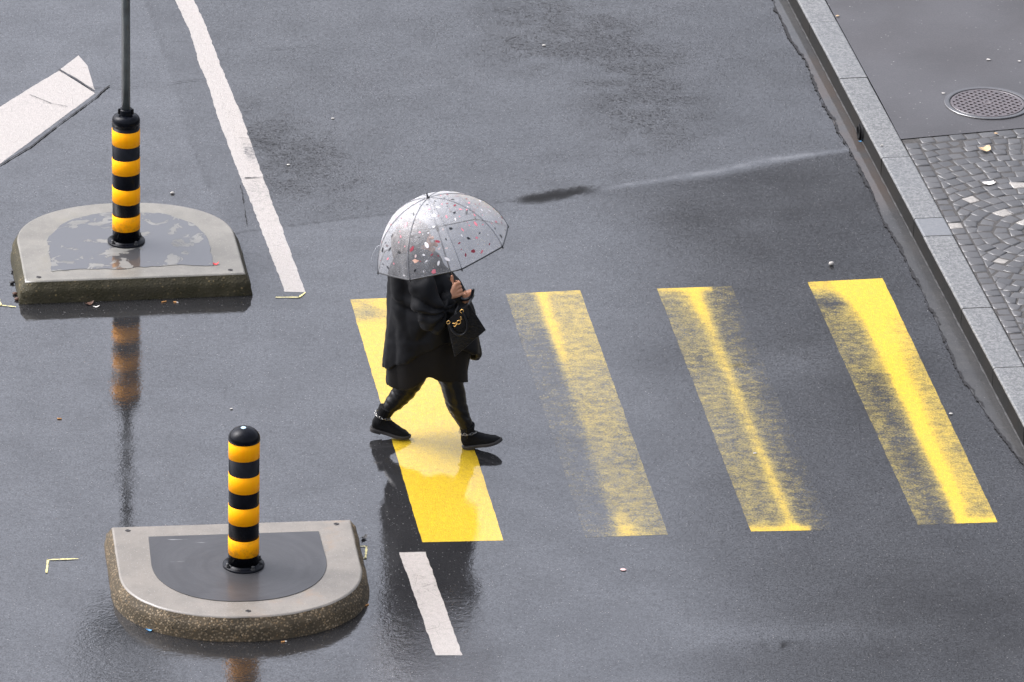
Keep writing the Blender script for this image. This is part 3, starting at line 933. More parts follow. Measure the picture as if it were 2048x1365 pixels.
c1 = math.radians(7.4)
near_loc = V((-2.34 - .94) / 2, (35.43 + 35.61) / 2 - YS, 0)
near_isl = island('traffic_island', near_loc, c1, M['conc_top'], M['gravel_side'],
                  'near D-shaped concrete island with rough gravel sides and a smooth dark panel', .008)
far_loc = V((-3.14 - 1.73) / 2, (39.07 + 39.29) / 2 - YS, 0)
far_isl = island('traffic_island', far_loc, math.radians(8.85) + math.pi, M['conc_top_far'], M['moss_side'],
                 'far D-shaped concrete island with a mossy front face and a puddle on top', .004)

def bitumen_panel():
    m = Mat('smooth_bitumen_panel')
    r = m.node('ShaderNodeVectorMath', {0: m.pos(), 1: (0.0, -.59, 0)}, operation='SUBTRACT').outputs[0]
    ln = m.node('ShaderNodeVectorMath', {0: r}, operation='LENGTH').outputs['Value']
    ang = m.noise(2.2, 3, .6)
    sw = m.noise(1.0, 5, .7, vec=m.node('ShaderNodeCombineXYZ', {'X': m.math('MULTIPLY', ln, 22), 'Y': m.math('MULTIPLY', ang, 7.0)}).outputs[0])
    c = m.mix(m.step(sw, .35, .7), (.020, .020, .022), (.030, .030, .032))
    sc = m.noise(3.0, 3, .6, vec=m.pos((1.2, 9, 1), (0, 0, .6)))
    c = m.mix(m.step(sc, .70, .76, 0, .5), c, (.30, .30, .30))
    m.set(Base_Color=c, Roughness=.5)
    wet_surface(m, m.step(m.noise(4, 3), .3, .7, .05, .13), m.bump(m.noise(90), .3, .002), m.bump(m.math('ADD', m.math('MULTIPLY', sw, .35), m.math('MULTIPLY', m.noise(60, 3), .35)), .5, .0022), .10)
    return m.m
def puddle_panel():
    m = Mat('puddle_in_recess')
    n = m.noise(6.0, 5, .6, dist=.6)
    dry = m.step(n, .555, .57)
    edge = m.math('MULTIPLY', m.step(n, .535, .558), m.step(n, .58, .56))
    n5 = m.noise(5, 6, .65)
    conc = m.mix(m.step(n5, .3, .7), (.10, .098, .088), (.155, .152, .138))
    c = m.mix(dry, (.022, .0225, .024), conc)
    c = m.mix(m.math('MULTIPLY', edge, .5), c, (.02, .02, .02))
    m.set(Base_Color=c, Roughness=.6)
    wet_surface(m, m.fmix(dry, .62, .15), m.bump(n, .3, .003), m.bump(m.math('ADD', m.noise(40, 2), m.math('MULTIPLY', dry, .8)), m.fmix(dry, .12, .5), .003), m.fmix(dry, .02, .2))
    return m.m
M['panel'] = bitumen_panel(); M['puddle'] = puddle_panel()
bm = bmesh.new()
P = D_pts(.505, .50, 1.065, p=2.2, v0=.158)
P = [(x * (1.0 + .05 * (y - .158)), y) for x, y in P]
loft(bm, [[V(x, -y, IH + .0012) for x, y in P], [V(x * .998, -y, IH + .004) for x, y in P]], cap0=False)
tag(obj('dark_panel', bm, M['panel'], near_isl))
bm = bmesh.new()
P = D_pts(.52, .55, 1.09, p=2.2, v0=.15, n_arc=90, n_back=60, n_side=24)
P = [(x * (1 + .05 * noise.fractal(V(x * 5, y * 5, 2), 1, 2, 4)), y + .035 * noise.fractal(V(x * 5, y * 5, 7), 1, 2, 4)) for x, y in P]
loft(bm, [[V(x, -y, IH + .0012) for x, y in P], [V(x * .999, -y, IH + .003) for x, y in P]], cap0=False)
obj('puddle', bm, M['puddle'], far_isl)

# ------------------------------------------------------------------ bollards
M['black_gloss'] = simple('black_bollard_coating', (.004, .0047, .007), .22, .3, 20, .08, 14, .004, Specular_IOR_Level=.12)
def tape(name):
    m = Mat(name)
    n = m.noise(3, 3, .5, vec=m.pos((22, 22, .5)))
    sm = m.noise(26, 4, .7)
    c = m.mix(m.step(n, .3, .7), (1.0, .37, .0006), (1.0, .41, .0008))
    c = m.mix(m.step(sm, .68, .76, 0, .5), c, (.25, .12, .02))
    scr = m.noise(4, 4, .8, vec=m.pos((9, 9, 60), (.3, .2, .4)))
    c = m.mix(m.step(scr, .66, .72, 0, .35), c, (.45, .22, .05))
    low = m.step(m.node('ShaderNodeSeparateXYZ', {0: m.pos()}).outputs['Z'], .34, .05)
    c = m.mix(m.math('MULTIPLY', low, m.step(m.noise(24, 5, .7), .42, .7, 0, .55)), c, (.20, .11, .03))
    m.set(Base_Color=c, Roughness=.5, Specular_IOR_Level=.12)
    return m.m
M['tape'] = tape('orange_yellow_reflective_tape')
M['grey_pole'] = simple('grey_green_painted_steel', (.10, .115, .115), .35, .3, 9)
M['bolt'] = simple('dull_steel_bolt', (.09, .09, .09), .35, .3, 30, Metallic=.6)
BR = .0895
def bollard(loc, rz, bands, label, kind, zc):
    t = tag(empty('bollard', loc, rz), label, 'bollard', 'striped bollards')
    bm = bmesh.new()
    lathe(bm, [(BR, .008), (BR, zc)], 56)
    obj('post', bm, M['black_gloss'], t, False)
    for f in t.children[0].data.polygons: f.use_smooth = len(f.vertices) == 4
    for hi, lo in bands:
        bm = bmesh.new()
        tilt = (rnd.random() - .5) * .012
        seg = 56
        def rg(r, z): return [V(math.cos(a) * r, math.sin(a) * r, z + tilt * math.cos(a + 1)) for a in [2 * math.pi * i / seg for i in range(seg)]]
        loft(bm, [rg(BR + .0002, lo), rg(BR + .0016, lo + .0005), rg(BR + .0016, hi - .0005), rg(BR + .0002, hi)], cap0=False, cap1=False)
        obj('reflective_band', bm, M['tape'], t, True)
    bm = bmesh.new()
    if kind == 'dome':
        lathe(bm, [(BR + .0035, zc - .012), (BR + .004, zc), (BR + .003, zc + .012), (BR - .004, zc + .028), (BR - .018, zc + .045), (BR - .038, zc + .058), (BR - .062, zc + .066), (.004, zc + .069)], 56)
    else:
        lathe(bm, [(BR + .002, zc - .02), (BR + .002, zc + .018), (BR - .002, zc + .032), (BR - .012, zc + .045), (BR - .028, zc + .053), (.044, zc + .056)], 56)
    obj('cap', bm, M['black_gloss'], t, True)
    bm = bmesh.new()
    lathe(bm, [(BR + .001, .022), (BR + .006, .015), (.118, .013), (.1225, .010), (.1225, 0)], 56, cap1=False, cap0=False)
    fl = obj('base_flange', bm, M['black_gloss'], t, True)
    for k in range(4):
        a = math.radians(28 + 90 * k)
        bm = bmesh.new()
        lathe(bm, [(.0145, .012), (.0145, .019), (.009, .019), (.009, .034), (.006, .037)], 6, c=(math.cos(a) * .108, math.sin(a) * .108, 0), cap0=False)
        obj('bolt', bm, M['bolt'], t)
    return t
def on_island(isl, u, v):
    return isl.location + Matrix.Rotation(isl.rotation_euler.z, 3, 'Z') @ V(u, -v, IH)
nb = bollard(on_island(near_isl, .023, .585) + V(0, 0, .004), .1, [(.808, .698), (.600, .494), (.398, .288), (.190, .083)],
             'black and yellow banded bollard with a plain domed cap, on the near island', 'dome', .818)
fb_loc = V(*ground(252.5, 484, IH)) + V(0, 0, .003)
fb = bollard(fb_loc, .2, [(.795, .690), (.594, .490), (.395, .291), (.197, .095)],
             'black and yellow banded bollard on the far island with a pole rising from it', 'collar', .838)
# worn pale spot on the near cap
M['chip'] = simple('pale_blue_chipped_spot', (.45, .62, .75), .4, .2, 60)
bm = bmesh.new()
lathe(bm, [(.016, .0002), (.013, .0022), (.004, .003)], 14, c=(-.005, -.004, .8865))
obj('pale_spot', bm, M['chip'], nb)
# the pole with its sign far above the picture
pole = tag(empty('sign_pole', fb_loc + V(0, 0, .89)), 'thin grey metal pole standing up out of the far bollard', 'pole')
bm = bmesh.new()
lathe(bm, [(.0285, .0), (.0285, 2.15)], 32)
o = obj('tube', bm, M['grey_pole'], pole)
for f in o.data.polygons: f.use_smooth = len(f.vertices) == 4
bm = bmesh.new()
lathe(bm, [(.045, -.004), (.045, .034), (.043, .04), (.030, .042)], 32, cap0=False, cap1=False)
cl = obj('clamp_collar', bm, M['black_gloss'], pole, True)
for sx in (-1, 1):
    bm = bmesh.new()
    lathe(bm, [(.009, .012), (.009, .044), (.005, .048)], 8, c=(sx * .043, -.016, 0), cap0=False)
    obj('clamp_screw', bm, M['black_gloss'], cl)
bm = bmesh.new()
seg = 48
for yy_, in ((0,),):
    rings = []
    for r, d in ((.296, -.034), (.30, -.03), (.30, -.026), (.296, -.022)):
        rings.append([V(math.cos(2 * math.pi * i / seg) * r, d, 1.78 + math.sin(2 * math.pi * i / seg) * r) for i in range(seg)])
    loft(bm, rings)
obj('sign_plate', bm, M['grey_pole'], pole)

# ------------------------------------------------------------------ the walking person
def fabric(name, col, rough=.85, sheen=.0, scale=220, bump=.25):
    m = Mat(name)
    n = m.noise(4, 4, .6)
    m.set(Base_Color=m.mix(m.step(n, .3, .7), tuple(x * .75 for x in col), tuple(x * 1.25 for x in col)), Roughness=rough, Specular_IOR_Level=.2,
          Normal=m.bump(m.noise(scale, 2), bump, .002), Sheen_Weight=sheen, Sheen_Roughness=.5)
    return m.m
M['coat'] = fabric('black_wool_cloth', (.0028, .0031, .0042), .62, .0)
M['dress'] = fabric('black_brown_thin_cloth', (.0055, .0046, .0042), .75, .0)
M['suede'] = fabric('black_suede', (.0026, .0028, .0035), .9, .02)
M['sole'] = simple('dark_rubber_sole', (.020, .018, .017), .6, .2, 30)
M['leather'] = simple('black_faux_leather', (.0035, .0034, .0036), .30, .25, 14, .25, 60, .003, Specular_IOR_Level=.28)
M['silver'] = simple('silver_metal', (.34, .33, .31), .25, .2, 40, Metallic=1.0)
M['gold'] = simple('gold_metal', (.85, .52, .18), .22, .15, 40, Metallic=1.0)
def skin():
    m = Mat('skin')
    n = m.noise(9, 4, .6); n2 = m.noise(60, 3)
    c = m.mix(m.step(n, .35, .68), (.40, .178, .092), (.50, .245, .140))
    c = m.mix(m.step(n2, .5, .8, 0, .25), c, (.40, .15, .09))
    m.set(Base_Color=c, Roughness=.45, Subsurface_Weight=.12, Subsurface_Radius=(.012, .005, .003), Normal=m.bump(n2, .25, .002))
    m.b.inputs['Subsurface Scale'].default_value = .5
    return m.m
M['skin'] = skin()
M['hair'] = simple('dark_brown_hair', (.030, .017, .011), .45, .5, 20, .6, 50, .006)
M['eye'] = simple('eye_white', (.7, .68, .66), .25, .05, 10)
M['iris'] = simple('dark_iris', (.03, .018, .01), .2, .1, 10)

foot_mid = ground(870, 882)
person = tag(empty('person', foot_mid), 'person in a loose black coat and ankle boots striding over the crosswalk', 'person')
PL = person.location
def world_to_person(me):
    for v in me.vertices: v.co = v.co - PL
    me.update(); return me

HS = V(-.278, .023, .96).normalized()                                 # umbrella shaft direction, handle to tip
grip = fig(911, 577, -.14)

# ---- body: one fused surface with head, arms, legs and both hands
bm = bmesh.new()
hipR, kneeR, ankR = fig(868, 672, -.075), fig(904, 768, -.10), fig(936, 858, -.12)
hipL, kneeL, ankL = fig(862, 672, .075), fig(824, 760, .06), fig(771, 824, .032)
pel = fig(864, 664, 0)
chest = fig(842, 556, 0); neck0 = fig(838, 518, 0)
limb(bm, [pel, fig(856, 615, 0), chest, fig(840, 535, 0)], [.125, .112, .125, .10])
limb(bm, [pel, hipR, kneeR, fig(914, 808, -.11), ankR], [.11, .092, .052, .038, .022])
limb(bm, [pel, hipL, kneeL, fig(796, 797, .05), ankL], [.11, .092, .052, .036, .022])
shR, shL = fig(836, 530, -.17), fig(846, 530, .17)
elR, wrR = fig(868, 626, -.25), fig(899, 592, -.205)
elL, wrL = fig(884, 620, .18), fig(912, 598, .0)
limb(bm, [chest, shR, elR, wrR], [.08, .062, .042, .027])
limb(bm, [chest, shL, elL, wrL], [.08, .062, .042, .027])
limb(bm, [fig(840, 540, 0), fig(838, 518, 0), fig(840, 502, 0)], [.075, .056, .052])
# head
hc = fig(831, 477, 0)
ball(bm, hc, .092, 3, (1.0, .84, 1.05))
ball(bm, fig(845, 486, 0), .066, 3, (.95, .92, 1.25))
ball(bm, fig(852, 500, 0), .045, 3, (1.0, .95, .9))
ball(bm, fig(860, 507, 0), .024, 2)
limb(bm, [fig(864, 480, 0), fig(870, 489, 0), fig(873, 491.5, 0)], [.012, .014, .011], 10)
ball(bm, fig(864, 476, .028), .014, 2, (1, 1.6, .6)); ball(bm, fig(864, 476, -.028), .014, 2, (1, 1.6, .6))
ball(bm, fig(858, 489, .034), .020, 2); ball(bm, fig(858, 489, -.034), .020, 2)
ball(bm, fig(867.5, 497.5, 0), .013, 2, (.9, 1.7, .5)); ball(bm, fig(867, 500.5, 0), .013, 2, (.9, 1.6, .55))
for s_ in (-1, 1): ball(bm, fig(834, 484, s_ * .078), .026, 2, (.75, .35, 1.15))
# right hand closed round the umbrella shaft, thumb pointing up along it
X_, Y_ = V(1, 0, 0), V(0, 1, 0)
side = (X_ - HS * X_.dot(HS)).normalized(); near = (-Y_ + HS * Y_.dot(HS)).normalized()
offs = [.040, .016, -.009, -.033]
palm0 = wrR
for o_ in offs:
    K = grip + HS * o_ + side * .013 + near * .036
    limb(bm, [palm0, palm0 * .45 + K * .55 - side * .004, K], [.025, .0200, .0140], 12)
    s2 = .9 if o_ == offs[3] else 1.0
    limb(bm, [K, K + side * .020 - near * .014 - HS * .004, grip + HS * (o_ - .006) + side * .026 - near * .010, grip + HS * (o_ - .008) + side * .008 - near * .026, grip + HS * (o_ - .008) - side * .012 - near * .020],
         [.0128 * s2, .0112 * s2, .0104 * s2, .0096 * s2, .0088 * s2], 12)
limb(bm, [palm0, grip + HS * .010 - side * .030 + near * .026, grip + HS * .042 - side * .014 + near * .024, grip + HS * .066 - side * .003 + near * .020, grip + HS * .088 + side * .002 + near * .016],
     [.021, .0165, .0128, .0112, .0088], 12)
# left hand behind it, hooked round the bag handle
strap_c = fig(932, 596, -.10)
sdir = (fig(922, 600, -.10) - fig(944, 590, -.10)).normalized()        # along the strap
upv = V(0, 0, 1)
for i, o_ in enumerate((-.031, -.010, .011, .031)):
    K = strap_c + sdir * o_ + upv * .026 + Y_ * .012
    limb(bm, [wrL, wrL * .5 + K * .5 + upv * .004, K], [.022, .017, .0122], 12)
    limb(bm, [K, K - Y_ * .024 + upv * .002, strap_c + sdir * o_ - Y_ * .027 - upv * .004, strap_c + sdir * o_ - Y_ * .014 - upv * .024, strap_c + sdir * o_ + Y_ * .006 - upv * .022],
         [.0115, .0104, .0098, .0090, .0080], 12)
limb(bm, [wrL, strap_c + sdir * .040 + upv * .004 + Y_ * .01, strap_c + sdir * .046 - upv * .010 - Y_ * .016, strap_c + sdir * .030 - upv * .026 - Y_ * .026], [.02, .0145, .0115, .0088], 12)
body = fuse(bm, .0042, 2, .5)
world_to_person(body)
obj('body', body, M['skin'], person, True)

# ---- eyes
for s_ in (-1, 1):
    bm = bmesh.new(); ball(bm, fig(864.5, 482, s_ * .031) - PL, .0125, 2)
    e = obj('eye', bm, M['eye'], person, True)
    bm = bmesh.new(); ball(bm, fig(866, 482.2, s_ * .033) - PL + V(.006, 0, 0), .0065, 2)
    obj('iris', bm, M['iris'], e, True)

# ---- hair: a cap falling to the collar
bm = bmesh.new()
ball(bm, fig(825, 470, 0), .108, 3, (.98, .92, .96))
ball(bm, fig(812, 484, 0), .090, 3, (.85, .98, 1.2))
limb(bm, [fig(806, 480, 0), fig(803, 500, 0), fig(803, 520, 0), fig(800, 545, 0)], [.075, .062, .052, .030], 14)
for s_ in (-1, 1): limb(bm, [fig(836, 462, s_ * .06), fig(826, 480, s_ * .082), fig(816, 500, s_ * .075), fig(808, 522, s_ * .06)], [.040, .032, .036, .03], 12)
hair = fuse(bm, .007, 3)
displace(hair, lambda c, n: .007 * noise.noise(V(c.x * 60, c.y * 60, c.z * 9)))
obj('hair', world_to_person(hair), M['hair'], person, True)

# ---- leggings
bm = bmesh.new()
limb(bm, [pel + V(0, 0, -.02), hipR, fig(884, 715, -.09), kneeR, fig(909, 790, -.105), fig(915, 815, -.11), fig(924, 834, -.115), fig(933, 853, -.12)], [.12, .105, .090, .072, .070, .064, .052, .042])
limb(bm, [pel + V(0, 0, -.02), hipL, fig(846, 712, .07), kneeL, fig(808, 782, .055), fig(791, 803, .048), fig(779, 815, .038), fig(773, 826, .033)], [.12, .105, .090, .074, .071, .060, .047, .040])
leg = fuse(bm, .0075, 3)
def wrinkle(c, n):
    z = c.z
    k = 1.0 if z < .34 else .4
    a = noise.noise(V(c.x * 9 + z * 14, c.y * 11, z * 20 + c.x * 14))
    b = noise.noise(V(c.x * 16 + 7, c.y * 16, z * 60))
    return k * (.0075 * (abs(a) - .3) + .0012 * b)
displace(leg, wrinkle)
obj('leggings', world_to_person(leg), M['leather'], person, True)

# ---- ankle boots
def boot(heel_pt, yaw, pitch, ankle, name):
    """built along +x from the heel, then turned and set down"""
    bm = bmesh.new()
    def sec(x, z0, z1, w): 
        n = 20; cz, h = (z0 + z1) / 2, (z1 - z0) / 2
        return [V(x, math.copysign(abs(math.cos(a)) ** .85, math.cos(a)) * w, cz + math.copysign(abs(math.sin(a)) ** .8, math.sin(a)) * h) for a in [2 * math.pi * i / n for i in range(n)]]
    loft(bm, [sec(*s) for s in [(-.040, .040, .075, .014), (-.035, .028, .095, .026), (-.022, .024, .115, .033), (0, .022, .130, .036), (.025, .020, .134, .036),
                                (.05, .017, .116, .036), (.078, .014, .094, .038), (.11, .012, .076, .042), (.14, .012, .064, .043), (.168, .013, .055, .038), (.188, .015, .047, .028), (.202, .018, .040, .016), (.208, .022, .034, .006)]])
    rot = Matrix.Rotation(yaw, 4, 'Z') @ Matrix.Rotation(-pitch, 4, 'Y')
    T = Matrix.Translation(heel_pt - PL) @ rot
    at_ = T.inverted() @ (ankle - PL)
    a0 = V(.006, 0, .075)
    limb(bm, [V(.006, 0, .06), a0, a0.lerp(at_, .35)], [.036, .041, .043], 20)
    tube(bm, [a0, a0.lerp(at_, .35), a0.lerp(at_, .7), at_], [.041, .043, .045, .048], 20)
    up_ = fuse(bm, .0042, 5)
    displace(up_, lambda c, n: .0022 * noise.noise(V(c.x * 38, c.y * 38, c.z * 38)) + (.004 * (abs(noise.noise(V(c.x * 20, c.y * 12, c.z * 26))) - .3) if .05 < c.x < .12 else 0))
    up_.transform(T)
    b = obj(name, up_, M['suede'], person, True)
    bm = bmesh.new()
    out = [(-.046, .0), (-.040, .024), (-.018, .037), (.02, .038), (.06, .036), (.10, .043), (.14, .047), (.175, .040), (.200, .024), (.214, .004)]
    out = out + [(x, -y) for x, y in out[-2:0:-1]]
    out = [(p.x, p.y) for p in spline([V(x, y, 0) for x, y in out], 4, True)]
    def lift(x): return .004 * max(0, (x - .12) / .09) ** 2 * 2
    loft(bm, [[V(x * .99, y * .97, .007 + lift(x) + (.012 if x < .035 else 0)) for x, y in out], [V(x, y, .010 + lift(x) + (.010 if x < .035 else 0)) for x, y in out], [V(x, y, .021 + lift(x) * 1.4) for x, y in out], [V(x * .98, y * .95, .026 + lift(x) * 1.5) for x, y in out]])
    bm.transform(T)
    so = obj('sole', bm, M['sole'], b)
    bm = bmesh.new()
    hl = [(x, y) for x, y in out if x < .030]
    hl.sort(key=lambda p: math.atan2(p[1], p[0] - .0))
    loft(bm, [[V(x * .94, y * .92, .0) for x, y in hl], [V(x, y, .021) for x, y in hl]])
    bm.transform(T)
    obj('heel', bm, M['sole'], b)
    # chain round the ankle
    bm = bmesh.new()
    N_ = 15
    for k in range(N_):
        a = 2 * math.pi * k / N_
        c = a0.lerp(at_, .42) + V(math.cos(a) * .0475, math.sin(a) * .0465, -.012 * math.cos(a) - .004 * math.sin(2 * a))
        tdir = V(-math.sin(a), math.cos(a), .2 * math.sin(a)).normalized()
        other = V(0, 0, 1) if k % 2 else V(math.cos(a), math.sin(a), 0)
        pts = [c + tdir * math.cos(q) * .0135 + other * math.sin(q) * .0065 for q in [2 * math.pi * i / 12 for i in range(12)]]
        tube(bm, pts, .0015, 6, closed=True)
    bm.transform(T)
    obj('ankle_chain', bm, M['silver'], b, True)
    # zip down the inner side
    bm = bmesh.new()
    for s_ in (-1,):
        loft(bm, [[a0.lerp(at_, .95 * t) + V(.004 + dx, s_ * (.0415 + .005 * t), 0) + V(0, s_ * d, 0) for dx, d in ((-.003, 0), (-.003, .0025), (.003, .0025), (.003, 0))] for t in (0, .33, .66, 1)])
    bm.transform(T)
    obj('zip', bm, M['leather'], b)
    return b
hR = ground(944, 897); hL = ground(757, 874)
boot(V(hR.x - .012, hR.y, .001), math.radians(-10), math.radians(15), fig(934, 850, -.12), 'boot')
boot(V(hL.x - .012, hL.y, .036), math.radians(-8), math.radians(-11.5), fig(772.5, 815, .03), 'boot')

# ---- the coat and the longer dress below it
def robe(levels, hem, lift_in=.10, n=72, thick=.022, steps=10, xc=None):
    """levels: (photo row, left column, right column, half depth); hem(f): photo row of the hem, f = -1 left .. 1 right"""
    lv = np.array(levels, float)
    def prof(py): return [np.interp(py, lv[:, 0], lv[:, i]) for i in (1, 2, 3)]
    rings = []
    top = lv[0, 0]
    def pt(a, py, k=1.0):
        l, r, d = prof(py)
        c, s = math.cos(a), math.sin(a)
        ce = math.copysign(abs(c) ** .8, c); se = math.copysign(abs(s) ** .9, s)
        return fig((l + r) / 2 + ce * (r - l) / 2 * k, py, se * d * k)
    A = [2 * math.pi * i / n for i in range(n)]
    ts = np.linspace(0, 1, steps)
    for t in ts: rings.append([pt(a, top + (hem(math.copysign(abs(math.cos(a)) ** .8, math.cos(a)), math.sin(a)) - top) * t) for a in A])
    bmm = bmesh.new()
    inner = []
    for t in ts[::-1][:4]:
        inner.append([pt(a, top + (hem(math.copysign(abs(math.cos(a)) ** .8, math.cos(a)), math.sin(a)) - top) * t, .88) for a in A])
    loft(bmm, rings + inner, True, True)
    return bmm
def folds(c, amp=.012):
    v = noise.noise(V(c.x * 5.5 + .6 * c.z, c.y * 5.5, c.z * 1.3))
    w = noise.noise(V(c.x * 12, c.y * 12 + 3, c.z * 3.0 - c.x * 5))
    return amp * (1.6 * (abs(v) - .25) + .7 * w)
def hem_dress(f, s):
    if f < .05: return float(np.interp(f, [-1, -.72, -.45, -.2, .05], [768, 782, 780, 768, 752]))
    return float(np.interp(f, [.05, .2, .45, .8, 1], [752, 758, 765, 768, 766]))
bm = robe([(600, 788, 935, .18), (650, 780, 945, .225), (700, 773, 942, .235), (740, 772, 937, .225), (785, 771, 938, .19)], hem_dress, steps=14)
dress = fuse(bm, .010, 4)
displace(dress, lambda c, n: folds(c, .010))
obj('dress', world_to_person(dress), M['dress'], person, True)

def hem_coat(f, s):
    if s < 0:                                                            # near side: hem rises towards the front edge
        return float(np.interp(f, [-1, -.85, -.2, .25, .7, 1], [733, 738, 712, 690, 700, 712]))
    return float(np.interp(f, [-1, 0, 1], [735, 728, 716]))
bm = robe([(498, 812, 862, .07), (504, 803, 868, .11), (512, 793, 876, .17), (526, 784, 890, .205), (545, 777, 903, .225), (575, 774, 925, .235), (600, 773, 938, .24), (620, 773, 946, .245), (665, 770, 955, .25), (712, 765, 965, .25), (745, 763, 966, .25)], hem_coat, steps=22)
# wide right sleeve hanging from the bent arm, and the left one behind
limb(bm, [fig(832, 528, -.14), fig(846, 575, -.24), fig(862, 622, -.275), fig(880, 617, -.25), fig(892, 602, -.222)], [.090, .096, .092, .076, .052], 18)
limb(bm, [fig(850, 600, -.25), fig(866, 645, -.275), fig(886, 638, -.26), fig(897, 616, -.225)], [.07, .072, .064, .046], 16)
limb(bm, [fig(850, 530, .14), fig(872, 575, .21), fig(888, 612, .17), fig(906, 600, .04)], [.09, .09, .08, .052], 18)
coat = fuse(bm, .0105, 3)
elbow = fig(858, 610, -.28)
def coat_folds(c, n):
    d = folds(c, .020)
    r = (c - elbow).length
    if r < .34:                                                          # creases fanning out of the bent elbow
        k = (1 - r / .34)
        ang = math.atan2(c.z - elbow.z + .02, c.x - elbow.x - .10)
        d += .05 * k * (abs(math.sin(ang * 3.4 + 9 * (r - .1) + 1.2 * noise.noise(c * 6))) - .55)
    d += .003 * noise.noise(c * 26)
    return d
displace(coat, coat_folds)
co_ = obj('coat', world_to_person(coat), M['coat'], person, True)
# cuff band of the right sleeve
bm = bmesh.new()
ca, cb = fig(887, 607, -.228), fig(896.5, 595.5, -.212)
dirc = (cb - ca).normalized(); s1 = dirc.orthogonal().normalized(); s2 = dirc.cross(s1)
def cring(p, r): return [p + (s1 * math.cos(a) + s2 * math.sin(a)) * r for a in [2 * math.pi * i / 28 for i in range(28)]]
loft(bm, [under(person, cring(p, r)) for p, r in ((ca, .052), (ca + dirc * .02, .058), (cb, .056), (cb + dirc * .006, .053), (cb, .046), (ca + dirc * .01, .04))], False, False)
obj('cuff', bm, M['coat'], co_, True)

# ------------------------------------------------------------------ umbrella
UR, UH = .424, .345
u_c = fig(886, 499, -.115)
umb = tag(empty('umbrella', grip), 'clear dome umbrella with red, pink, white and black flecks, held over the person', 'umbrella')
UZ = HS; UX = V(1, 0, 0); UX = (UX - UZ * UX.dot(UZ)).normalized(); UY = UZ.cross(UX)
# a rib points along the photo's right rim tip; the tips are 45 degrees apart
A0 = math.radians(17)
u_base = u_c - umb.location
AM = math.radians(80)
def udome(s, a, off=0.0):
    th = s * AM
    rr = UR * math.sin(th) / math.sin(AM)
    hh = UH * (math.cos(th) - math.cos(AM)) / (1 - math.cos(AM))
    q = (a - A0) % (math.pi / 4) - math.pi / 8
    flat = math.cos(math.pi / 8) / math.cos(q)
    k = (s ** .8) * .9
    rr *= (1 - k) + k * flat
    hh += .010 * s * (1 - abs(q) / (math.pi / 8)) * (1 if s > .9 else 0) * 0
    p = u_base + UX * (rr * math.cos(a)) + UY * (rr * math.sin(a)) + UZ * hh
    if off:
        nrm = (UX * math.cos(a) * math.sin(th) * UH + UY * math.sin(a) * math.sin(th) * UH + UZ * math.cos(th) * UR).normalized()
        p = p + nrm * off
    return p
def clear_plastic():
    m = Mat('clear_wet_plastic')
    nt = m.nt
    drops = m.voro(130, out='Distance'); dm = m.sep(m.voro(130))
    dr_ = m.math('MULTIPLY', m.step(drops, .5, .2), m.step(dm[0], .55, .6))
    fog = m.noise(7, 5, .65)
    tr = m.node('ShaderNodeBsdfTransparent', {'Color': (.965, .965, .97, 1)})
    df = m.node('ShaderNodeBsdfDiffuse', {'Color': (.85, .85, .87, 1)})
    tl = m.node('ShaderNodeBsdfTranslucent', {'Color': (.85, .85, .87, 1)})
    milk = m.node('ShaderNodeMixShader', {0: .5, 1: df.outputs[0], 2: tl.outputs[0]})
    nb_ = m.bump(m.math('ADD', m.math('MULTIPLY', m.noise(9, 3), 1.0), m.math('MULTIPLY', dr_, .5)), .35, .004)
    gl = m.node('ShaderNodeBsdfGlossy', {'Color': (1, 1, 1, 1), 'Roughness': .45, 'Normal': nb_})
    ge = m.node('ShaderNodeNewGeometry')
    dt = m.node('ShaderNodeVectorMath', {0: ge.outputs['Incoming'], 1: nb_}, operation='DOT_PRODUCT').outputs['Value']
    om = m.math('SUBTRACT', 1.0, m.math('ABSOLUTE', dt), clamp=True)
    fr = m.math('MULTIPLY_ADD', m.math('POWER', om, 4.0), .7, .04, clamp=True)     # both sides of the film alike
    base = m.node('ShaderNodeMixShader', {0: m.math('ADD', m.step(fog, .3, .75, .10, .26), m.math('MULTIPLY', dr_, .12)), 1: tr.outputs[0], 2: milk.outputs[0]})
    fin = m.node('ShaderNodeMixShader', {0: fr, 1: base.outputs[0], 2: gl.outputs[0]})
    out = [n for n in nt.nodes if n.type == 'OUTPUT_MATERIAL'][0]
    nt.links.new(fin.outputs[0], out.inputs['Surface'])
    nt.nodes.remove(m.b)
    return m.m
M['plastic'] = clear_plastic()
M['p_black'] = simple('black_print', (.005, .006, .009), .4, .1, 30)
M['p_red'] = simple('crimson_print', (.24, .010, .028), .4, .1, 30)
M['p_pink'] = simple('pink_print', (.66, .19, .23), .4, .1, 30)
M['p_white'] = simple('white_print', (.62, .60, .60), .4, .05, 30)
M['p_beige'] = simple('beige_print', (.50, .38, .36), .4, .1, 30)
bm = bmesh.new()
NS, NA = 22, 96
top = bm.verts.new(udome(0, 0))
rows = [[bm.verts.new(udome((i + 1) / NS, A0 + 2 * math.pi * j / NA)) for j in range(NA)] for i in range(NS)]
for j in range(NA): bm.faces.new((top, rows[0][j], rows[0][(j + 1) % NA]))
for i in range(NS - 1):
    for j in range(NA): bm.faces.new((rows[i][j], rows[i + 1][j], rows[i + 1][(j + 1) % NA], rows[i][(j + 1) % NA]))
